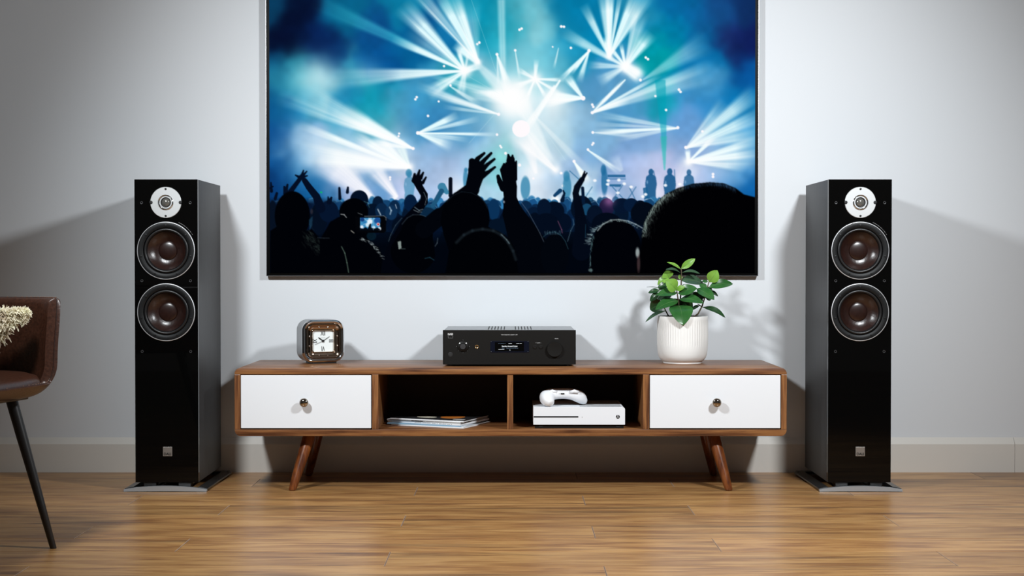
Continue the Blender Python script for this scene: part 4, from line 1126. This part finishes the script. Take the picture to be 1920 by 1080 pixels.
# ------------------------------------------------------------------ potted plant
def build_plant():
    yc = 4.835
    c = P(1279.5, 683, yc)
    t = thing('potted_plant', 'green leafy plant in a ribbed white pot on the media stand', 'plant', (c.x, yc, STAND_TOP))
    k = F_PX / yc
    base = Vector((c.x, yc, STAND_TOP))
    H = .1560; R = .0842
    n = 180
    prof = [(0, .0012), (.056, .0012), (.060, .0), (.0635, .0), (.0640, .0022), (.0640, .0042), (.0700, .0085), (.0755, .0150), (.0795, .0230), (.0820, .0330), (.0834, .0450), (.0840, .0560), (.0842, .0600), (.0842, .085), (.0842, .110), (.0842, .1380), (.0842, .1420), (.0842, H - .002), (.0836, H), (.0800, H), (.0790, H - .003), (.0785, H - .022), (0, H - .022)]
    def wob(kk, z): return (-.0012 if (kk // 1) % 3 == 0 else 0.0003) if .058 < z < .140 else 0.
    MB().lathe_z(0, 0, prof, n, wob).build('pot', 'pot_white', t, smooth=.9)
    MB().lathe_z(0, 0, [(.0788, H - .020), (.05, H - .017), (.02, H - .014), (0, H - .014)], 40).build('soil', 'soil', t, smooth=3.2)
    def Z(zx, zy, dy=0.):
        return P(1180 + zx/4.695, 470 + zy/4.695, yc + dy) - base
    soil = H - .017
    def stem(pts, r0, r1):
        m = len(pts); MB().tube(pts, [r0 + (r1 - r0)*i/(m - 1) for i in range(m)], 8).build('stem', 'stem_brown', t, smooth=3.2)
    stem([Vector((-.010, .012, soil)), Z(450, 430, .012), Z(456, 300, .015), Z(459, 200, .012), Z(456, 155, .010)], .0030, .0016)
    stem([Vector((-.006, -.012, soil)), Z(437, 480, -.015), Z(425, 400, -.022), Z(416, 340, -.026)], .0030, .0017)
    stem([Vector((-.028, -.006, soil)), Z(342, 570, -.01), Z(318, 525, -.014), Z(285, 450, -.016), Z(265, 360, -.014)], .0026, .0014)
    stem([Vector((-.022, .015, soil)), Z(370, 545, .015), Z(350, 440, .020), Z(345, 300, .018), Z(352, 240, .015)], .0024, .0014)
    stem([Vector((.022, -.004, soil)), Z(605, 555, -.005), Z(640, 490, -.008), Z(665, 410, -.008), Z(688, 320, -.008), Z(705, 262, -.008)], .0030, .0016)
    stem([Z(640, 495, -.008), Z(618, 480, -.004), Z(600, 470, 0)], .0020, .0012)
    def leaf(b, tip, w, mat, db=0., dt=0., face=(0, -1, .55), droop=.10, cup=.16):
        """Ovate leaf from base to tip (zoomed-photo coordinates + depth), width in the same units."""
        p0 = Z(*b, db); p1 = Z(*tip, dt)
        ax_ = p1 - p0; Ln = ax_.length; d = ax_.normalized()
        fc = Vector(face).normalized()
        nrm = (fc - d*fc.dot(d)).normalized(); sd = d.cross(nrm)
        hw = w/4.695/k/2*1.12
        NL, NS = 12, 3
        rows = []
        for i in range(NL + 1):
            f = i/NL
            # ovate outline: petiole, full middle, pointed tip
            g = max(0., (f - .05)/.95)
            wid = hw*(1.0*(math.sin(PI*min(1., g**.82)))**.72 if 0 < g < 1 else 0.)
            wid = max(wid, .0007*(1 - f) + .0001)
            cen = p0 + d*(Ln*f) + nrm*(droop*Ln*math.sin(PI*f)*.9)
            rw = []
            for j in range(-NS, NS + 1):
                s = j/NS
                rw.append(cen + sd*(wid*s) + nrm*(cup*wid*(abs(s)**1.4) - .0006*(j == 0)))
            rows.append(rw)
        m = len(rows[0]); vs = [v for r in rows for v in r]; n0 = len(vs)
        vs += [v - nrm*.0006 for v in vs]
        fs = []
        for i in range(NL):
            for j in range(m - 1):
                a = i*m + j; fs.append((a, a+1, a+m+1, a+m)); fs.append((n0+a, n0+a+m, n0+a+m+1, n0+a+1))
        for i in range(NL):
            for j in (0, m - 1):
                a = i*m + j; fs.append((a, a+m, n0+a+m, n0+a))
        for i in (0, NL):
            for j in range(m - 1):
                a = i*m + j; fs.append((a, a+1, n0+a+1, n0+a))
        lf = MB().add(vs, fs).build('leaf', mat, t, smooth=1.2)
        MB().tube([rows[i][NS] + nrm*.0002 for i in range(0, NL, 1)], [.0007*(1 - .07*i) for i in range(0, NL)], 4).build('midrib', 'leaf_rib', lf)
    U = (0, -.8, .6); Fr = (0, -1, .15); Up = (0, -.35, 1)
    # crown
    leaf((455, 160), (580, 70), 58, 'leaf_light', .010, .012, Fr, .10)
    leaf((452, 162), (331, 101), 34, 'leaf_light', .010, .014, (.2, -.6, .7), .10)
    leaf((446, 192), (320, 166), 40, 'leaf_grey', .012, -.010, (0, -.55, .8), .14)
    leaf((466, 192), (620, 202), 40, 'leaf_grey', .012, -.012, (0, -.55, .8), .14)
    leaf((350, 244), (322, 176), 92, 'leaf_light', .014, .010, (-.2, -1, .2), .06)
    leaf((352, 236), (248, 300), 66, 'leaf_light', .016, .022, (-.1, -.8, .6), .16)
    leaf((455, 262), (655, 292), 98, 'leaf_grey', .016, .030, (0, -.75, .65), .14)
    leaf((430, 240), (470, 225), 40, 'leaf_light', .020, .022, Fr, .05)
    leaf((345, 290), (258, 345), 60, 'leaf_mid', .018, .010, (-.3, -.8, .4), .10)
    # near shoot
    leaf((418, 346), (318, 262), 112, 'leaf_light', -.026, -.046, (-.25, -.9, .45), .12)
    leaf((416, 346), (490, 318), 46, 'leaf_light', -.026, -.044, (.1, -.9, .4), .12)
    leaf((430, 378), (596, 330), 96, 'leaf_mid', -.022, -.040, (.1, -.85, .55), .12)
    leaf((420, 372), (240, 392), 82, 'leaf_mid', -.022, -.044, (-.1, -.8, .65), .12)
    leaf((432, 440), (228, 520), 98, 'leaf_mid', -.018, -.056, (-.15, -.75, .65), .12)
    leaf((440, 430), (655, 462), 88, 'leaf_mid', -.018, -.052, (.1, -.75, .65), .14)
    leaf((440, 425), (380, 515), 100, 'leaf_dark', -.006, .010, (-.2, -1, .2), .08)  # inner pair: dark green stands in for shade within the foliage
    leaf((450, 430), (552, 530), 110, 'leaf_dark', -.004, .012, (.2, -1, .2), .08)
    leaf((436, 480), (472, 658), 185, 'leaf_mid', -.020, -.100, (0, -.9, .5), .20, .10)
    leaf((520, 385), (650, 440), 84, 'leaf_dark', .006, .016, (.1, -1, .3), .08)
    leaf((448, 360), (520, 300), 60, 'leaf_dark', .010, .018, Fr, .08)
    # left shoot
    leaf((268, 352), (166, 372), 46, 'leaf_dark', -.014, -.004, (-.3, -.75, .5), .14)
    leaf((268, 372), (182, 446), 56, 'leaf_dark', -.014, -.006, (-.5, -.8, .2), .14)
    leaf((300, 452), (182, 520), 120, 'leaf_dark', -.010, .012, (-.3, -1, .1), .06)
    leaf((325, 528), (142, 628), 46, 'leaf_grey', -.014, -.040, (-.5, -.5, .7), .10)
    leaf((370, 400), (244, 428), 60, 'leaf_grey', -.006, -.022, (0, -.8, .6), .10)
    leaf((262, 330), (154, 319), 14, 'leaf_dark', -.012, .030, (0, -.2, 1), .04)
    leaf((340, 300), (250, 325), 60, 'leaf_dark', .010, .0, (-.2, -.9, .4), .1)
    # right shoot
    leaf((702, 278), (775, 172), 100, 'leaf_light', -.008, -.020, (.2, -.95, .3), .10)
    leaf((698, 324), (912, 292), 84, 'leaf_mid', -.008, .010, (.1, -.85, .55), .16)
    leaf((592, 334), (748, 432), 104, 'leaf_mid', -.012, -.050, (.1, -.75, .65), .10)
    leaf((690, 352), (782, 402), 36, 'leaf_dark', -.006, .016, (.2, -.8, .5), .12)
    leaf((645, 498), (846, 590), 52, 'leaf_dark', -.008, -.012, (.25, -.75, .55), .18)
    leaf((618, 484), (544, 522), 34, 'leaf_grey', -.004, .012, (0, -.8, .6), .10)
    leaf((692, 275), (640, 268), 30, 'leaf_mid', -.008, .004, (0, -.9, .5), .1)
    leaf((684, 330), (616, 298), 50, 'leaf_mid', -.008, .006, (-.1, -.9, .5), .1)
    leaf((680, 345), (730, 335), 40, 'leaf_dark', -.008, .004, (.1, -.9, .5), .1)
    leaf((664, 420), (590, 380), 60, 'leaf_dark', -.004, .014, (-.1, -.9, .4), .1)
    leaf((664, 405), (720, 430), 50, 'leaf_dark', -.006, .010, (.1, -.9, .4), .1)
build_plant()

# ------------------------------------------------------------------ leather tub chair with a shaggy cushion
def build_chair():
    cx, cy = -1.444, 3.494
    ang = math.radians(75)                   # turned so that the front looks right and towards the camera
    t = thing('tub_chair', 'brown leather tub chair on slim black metal legs', 'chair', (cx, cy, 0), ang)
    # local frame: front = -Y, sitter's left = +X
    A, B = .292, .285
    def plan(phi, s=1.):                     # phi = 0 at the front, increasing towards the sitter's left
        e = .44
        c, sn = math.cos(phi), math.sin(phi)
        return A*s*math.copysign(abs(sn)**e, sn), -B*s*math.copysign(abs(c)**e, c)
    def smooth(a, b, x):
        x = min(1, max(0, (x - a)/(b - a))); return x*x*(3 - 2*x)
    ph0 = math.radians(43)
    def rim(phi):
        p = abs(((phi + PI) % (2*PI)) - PI)
        arm = smooth(ph0 - .10, ph0 + .07, p)
        return .424 + (.634 - .424)*arm + .13*smooth(1.9, 2.9, p)
    NP = 144
    phis = [2*PI*i/NP for i in range(NP)]
    # finer angular sampling around the two arm fronts
    ext = []
    for i in range(NP):
        ext.append(phis[i])
        p = abs(((phis[i] + PI) % (2*PI)) - PI)
        if ph0 - .16 < p < ph0 + .12:
            ext += [phis[i] + 2*PI/NP*q/4 for q in (1, 2, 3)]
    rings_out, rings_in = [], []
    def grow(z):                             # bucket profile: narrow underneath, full width above the seat
        f = min(1., max(0., (z - .388)/.085))
        return .74 + .23*math.sqrt(max(0., 1 - (1 - f)**2)) + .03*smooth(.47, .64, z)
    T = .026
    out = []
    levels = 12
    def section(phi):
        h = rim(phi); pts = []
        pts.append((.02, .392)); pts.append((.45, .3885)); pts.append((.70, .3885))
        for i in range(levels + 1):
            z = .390 + (h - .008 - .390)*(i/levels)
            pts.append((grow(z), z))
        so = grow(h)
        pts.append((so - .0025/A, h - .003)); pts.append((so - T*.28/A, h)); pts.append((so - T*.40/A, h - .0002)); pts.append((so - T*.70/A, h - .0028)); pts.append((so - T*.92/A, h - .0075))
        for i in range(7):
            z = (h - .016) - (h - .016 - .4145)*(i/6)
            pts.append((max(.3, grow(max(z, .430)) - T/A), z))
        pts.append((.30, .412)); pts.append((.02, .412))
        return pts
    rings = []
    for phi in ext:
        r = []
        for s, z in section(phi):
            x, y = plan(phi, s); r.append((x, y, z))
        rings.append(r)
    m = MB(); n = len(rings[0]); N_ = len(rings)
    vs = [p for r in rings for p in r]; fs = []
    for i in range(N_):
        k = (i + 1) % N_
        for j in range(n - 1): fs.append((i*n + j, k*n + j, k*n + j + 1, i*n + j + 1))
    fs.append(tuple(i*n for i in range(N_))); fs.append(tuple(i*n + n - 1 for i in reversed(range(N_))))
    shell = m.add(vs, fs).build('shell', 'leather', t, smooth=1.0)
    # raised seam just inside the rim, with stitches
    seam = []
    for phi in ext:
        h = rim(phi); x, y = plan(phi, grow(h) - T*.30/A); seam.append(Vector((x, y, h - .0004)))
    seam.append(seam[0])
    MB().tube(seam, .0014, 6, False).build('welt', 'leather_dark', shell, smooth=3.2)
    st = MB(); acc = 0.
    for a, b in zip(seam[:-1], seam[1:]):
        L_ = (b - a).length; acc += L_
        if acc > .007:
            acc = 0.; d = (b - a).normalized() if L_ > 1e-6 else Vector((1, 0, 0))
            st.tube([a + Vector((0, 0, .0014)), a + d*.0042 + Vector((0, 0, .0014))], .0008, 4)
    st.build('stitching', 'thread', shell)
    # seat cushion
    rs = []
    for s, z in ((.02, .4125), (.80, .4125), (.855, .4135), (.872, .420), (.868, .432), (.845, .443), (.78, .450), (.60, .455), (.35, .457), (.02, .457)):
        rs.append([(*plan(2*PI*k/72, s - .02), z + (-.010*(1 - abs(math.sin(2*PI*k/72))) * (1 if math.cos(2*PI*k/72) > 0 else 0) if z > .41 else 0)) for k in range(72)])
    MB().loft(rs).build('seat_cushion', 'leather', t, smooth=1.0)
    # legs
    for sx_, sy_ in ((1, -1), (-1, -1), (1, 1), (-1, 1)):
        top = Vector((sx_*.200, sy_*.168 + .040, .400)); bot = Vector((sx_*.235, sy_*.272 + .042, .0))
        rr = [(0, .0072), (.004, .0080), (.3, .0105), (.7, .0138), (1, .0150)]
        rings = []
        for f, r in rr:
            p = bot.lerp(top, f); rings.append([(p.x + r*math.cos(2*PI*k/16), p.y + r*1.05*math.sin(2*PI*k/16), p.z) for k in range(16)])
        MB().loft(rings).build('leg', 'chair_metal', t, smooth=.8)
    MB().box(-.2, .2, -.185, .185, .380, .3905, .003).build('under_frame', 'chair_metal', t)
build_chair()

def build_cushion():
    tip = P(58, 579, 3.64)
    e1 = Vector((-.88, -.28, .0)).normalized(); e2 = Vector((-.60, .03, -.66)).normalized()
    S1, S2 = .30, .205
    nrm = e1.cross(e2).normalized()
    if nrm.y > 0: nrm = -nrm
    low = min((tip + e1*S1*a + e2*S2*b).z for a in (0, 1) for b in (0, 1))
    t = thing('cushion', 'shaggy cream wool cushion lying in the leather chair', 'cushion', tip)
    N = 22; front = []; back = []
    def surf(u, v, side):
        pin = 4*u*(1-u)*4*v*(1-v)
        th = .042*max(0, pin)**.42
        c = e1*S1*u + e2*S2*v
        c = c + (e1*(.5-u) + e2*(.5-v))*.02*(1 - pin)
        return c + nrm*th*side
    vs = []; fs = []
    for side in (1, -1):
        o = len(vs)
        for i in range(N+1):
            for j in range(N+1): vs.append(surf(i/N, j/N, side))
        for i in range(N):
            for j in range(N):
                a = o + i*(N+1) + j; fs.append((a, a+1, a+N+2, a+N+1))
    body = MB().add(vs, fs).build('cover', 'wool_back', t, smooth=3.2)
    rg = random.Random(11); m = MB()
    def tuft(p, d, ln, r):
        a = d.cross(Vector((rg.uniform(-1, 1), rg.uniform(-1, 1), rg.uniform(-1, 1)))).normalized(); b = d.cross(a)
        bend = a*ln*rg.uniform(.2, .9) + Vector((0, 0, -ln*.25))
        rings = []
        for f, q in ((0, .8), (.35, 1.), (.7, 1.), (.92, .8), (1, .3)):
            c = p + d*ln*f + bend*f*f
            rings.append([c + (a*math.cos(2*PI*k/4) + b*math.sin(2*PI*k/4))*r*q for k in range(4)])
        m.loft(rings)
    for _ in range(7600):
        u = rg.random()**1.6; v = rg.random()**1.1
        edge = rg.random() < .35
        if edge:
            if rg.random() < .7: v = rg.random()*.02
            else: u = rg.random()*.02; v = v*.12
        if .16 + 1.2*u < v < .30 + 2.2*u and u < .25 and not edge and rg.random() < .93: continue     # bare woven side near the corner
        side = 1 if rg.random() < .85 else -1
        p = surf(u, v, side)
        d = (nrm*side*rg.uniform(.3, 1) + (-e1*(.5-u) - e2*(.5-v))*(-1.0)*0 + Vector((rg.uniform(-.5, .5), rg.uniform(-.5, .5), rg.uniform(-.4, .5)))).normalized()
        if edge: d = (d*.5 - e2*(1 if v < .03 else 0) - e1*(1 if u < .03 else 0)).normalized()
        tuft(p, d, rg.uniform(.010, .020), rg.uniform(.0011, .0021))
    w = m.build('wool_pile', 'wool', t, smooth=1.0); w['kind'] = 'stuff'
build_cushion()
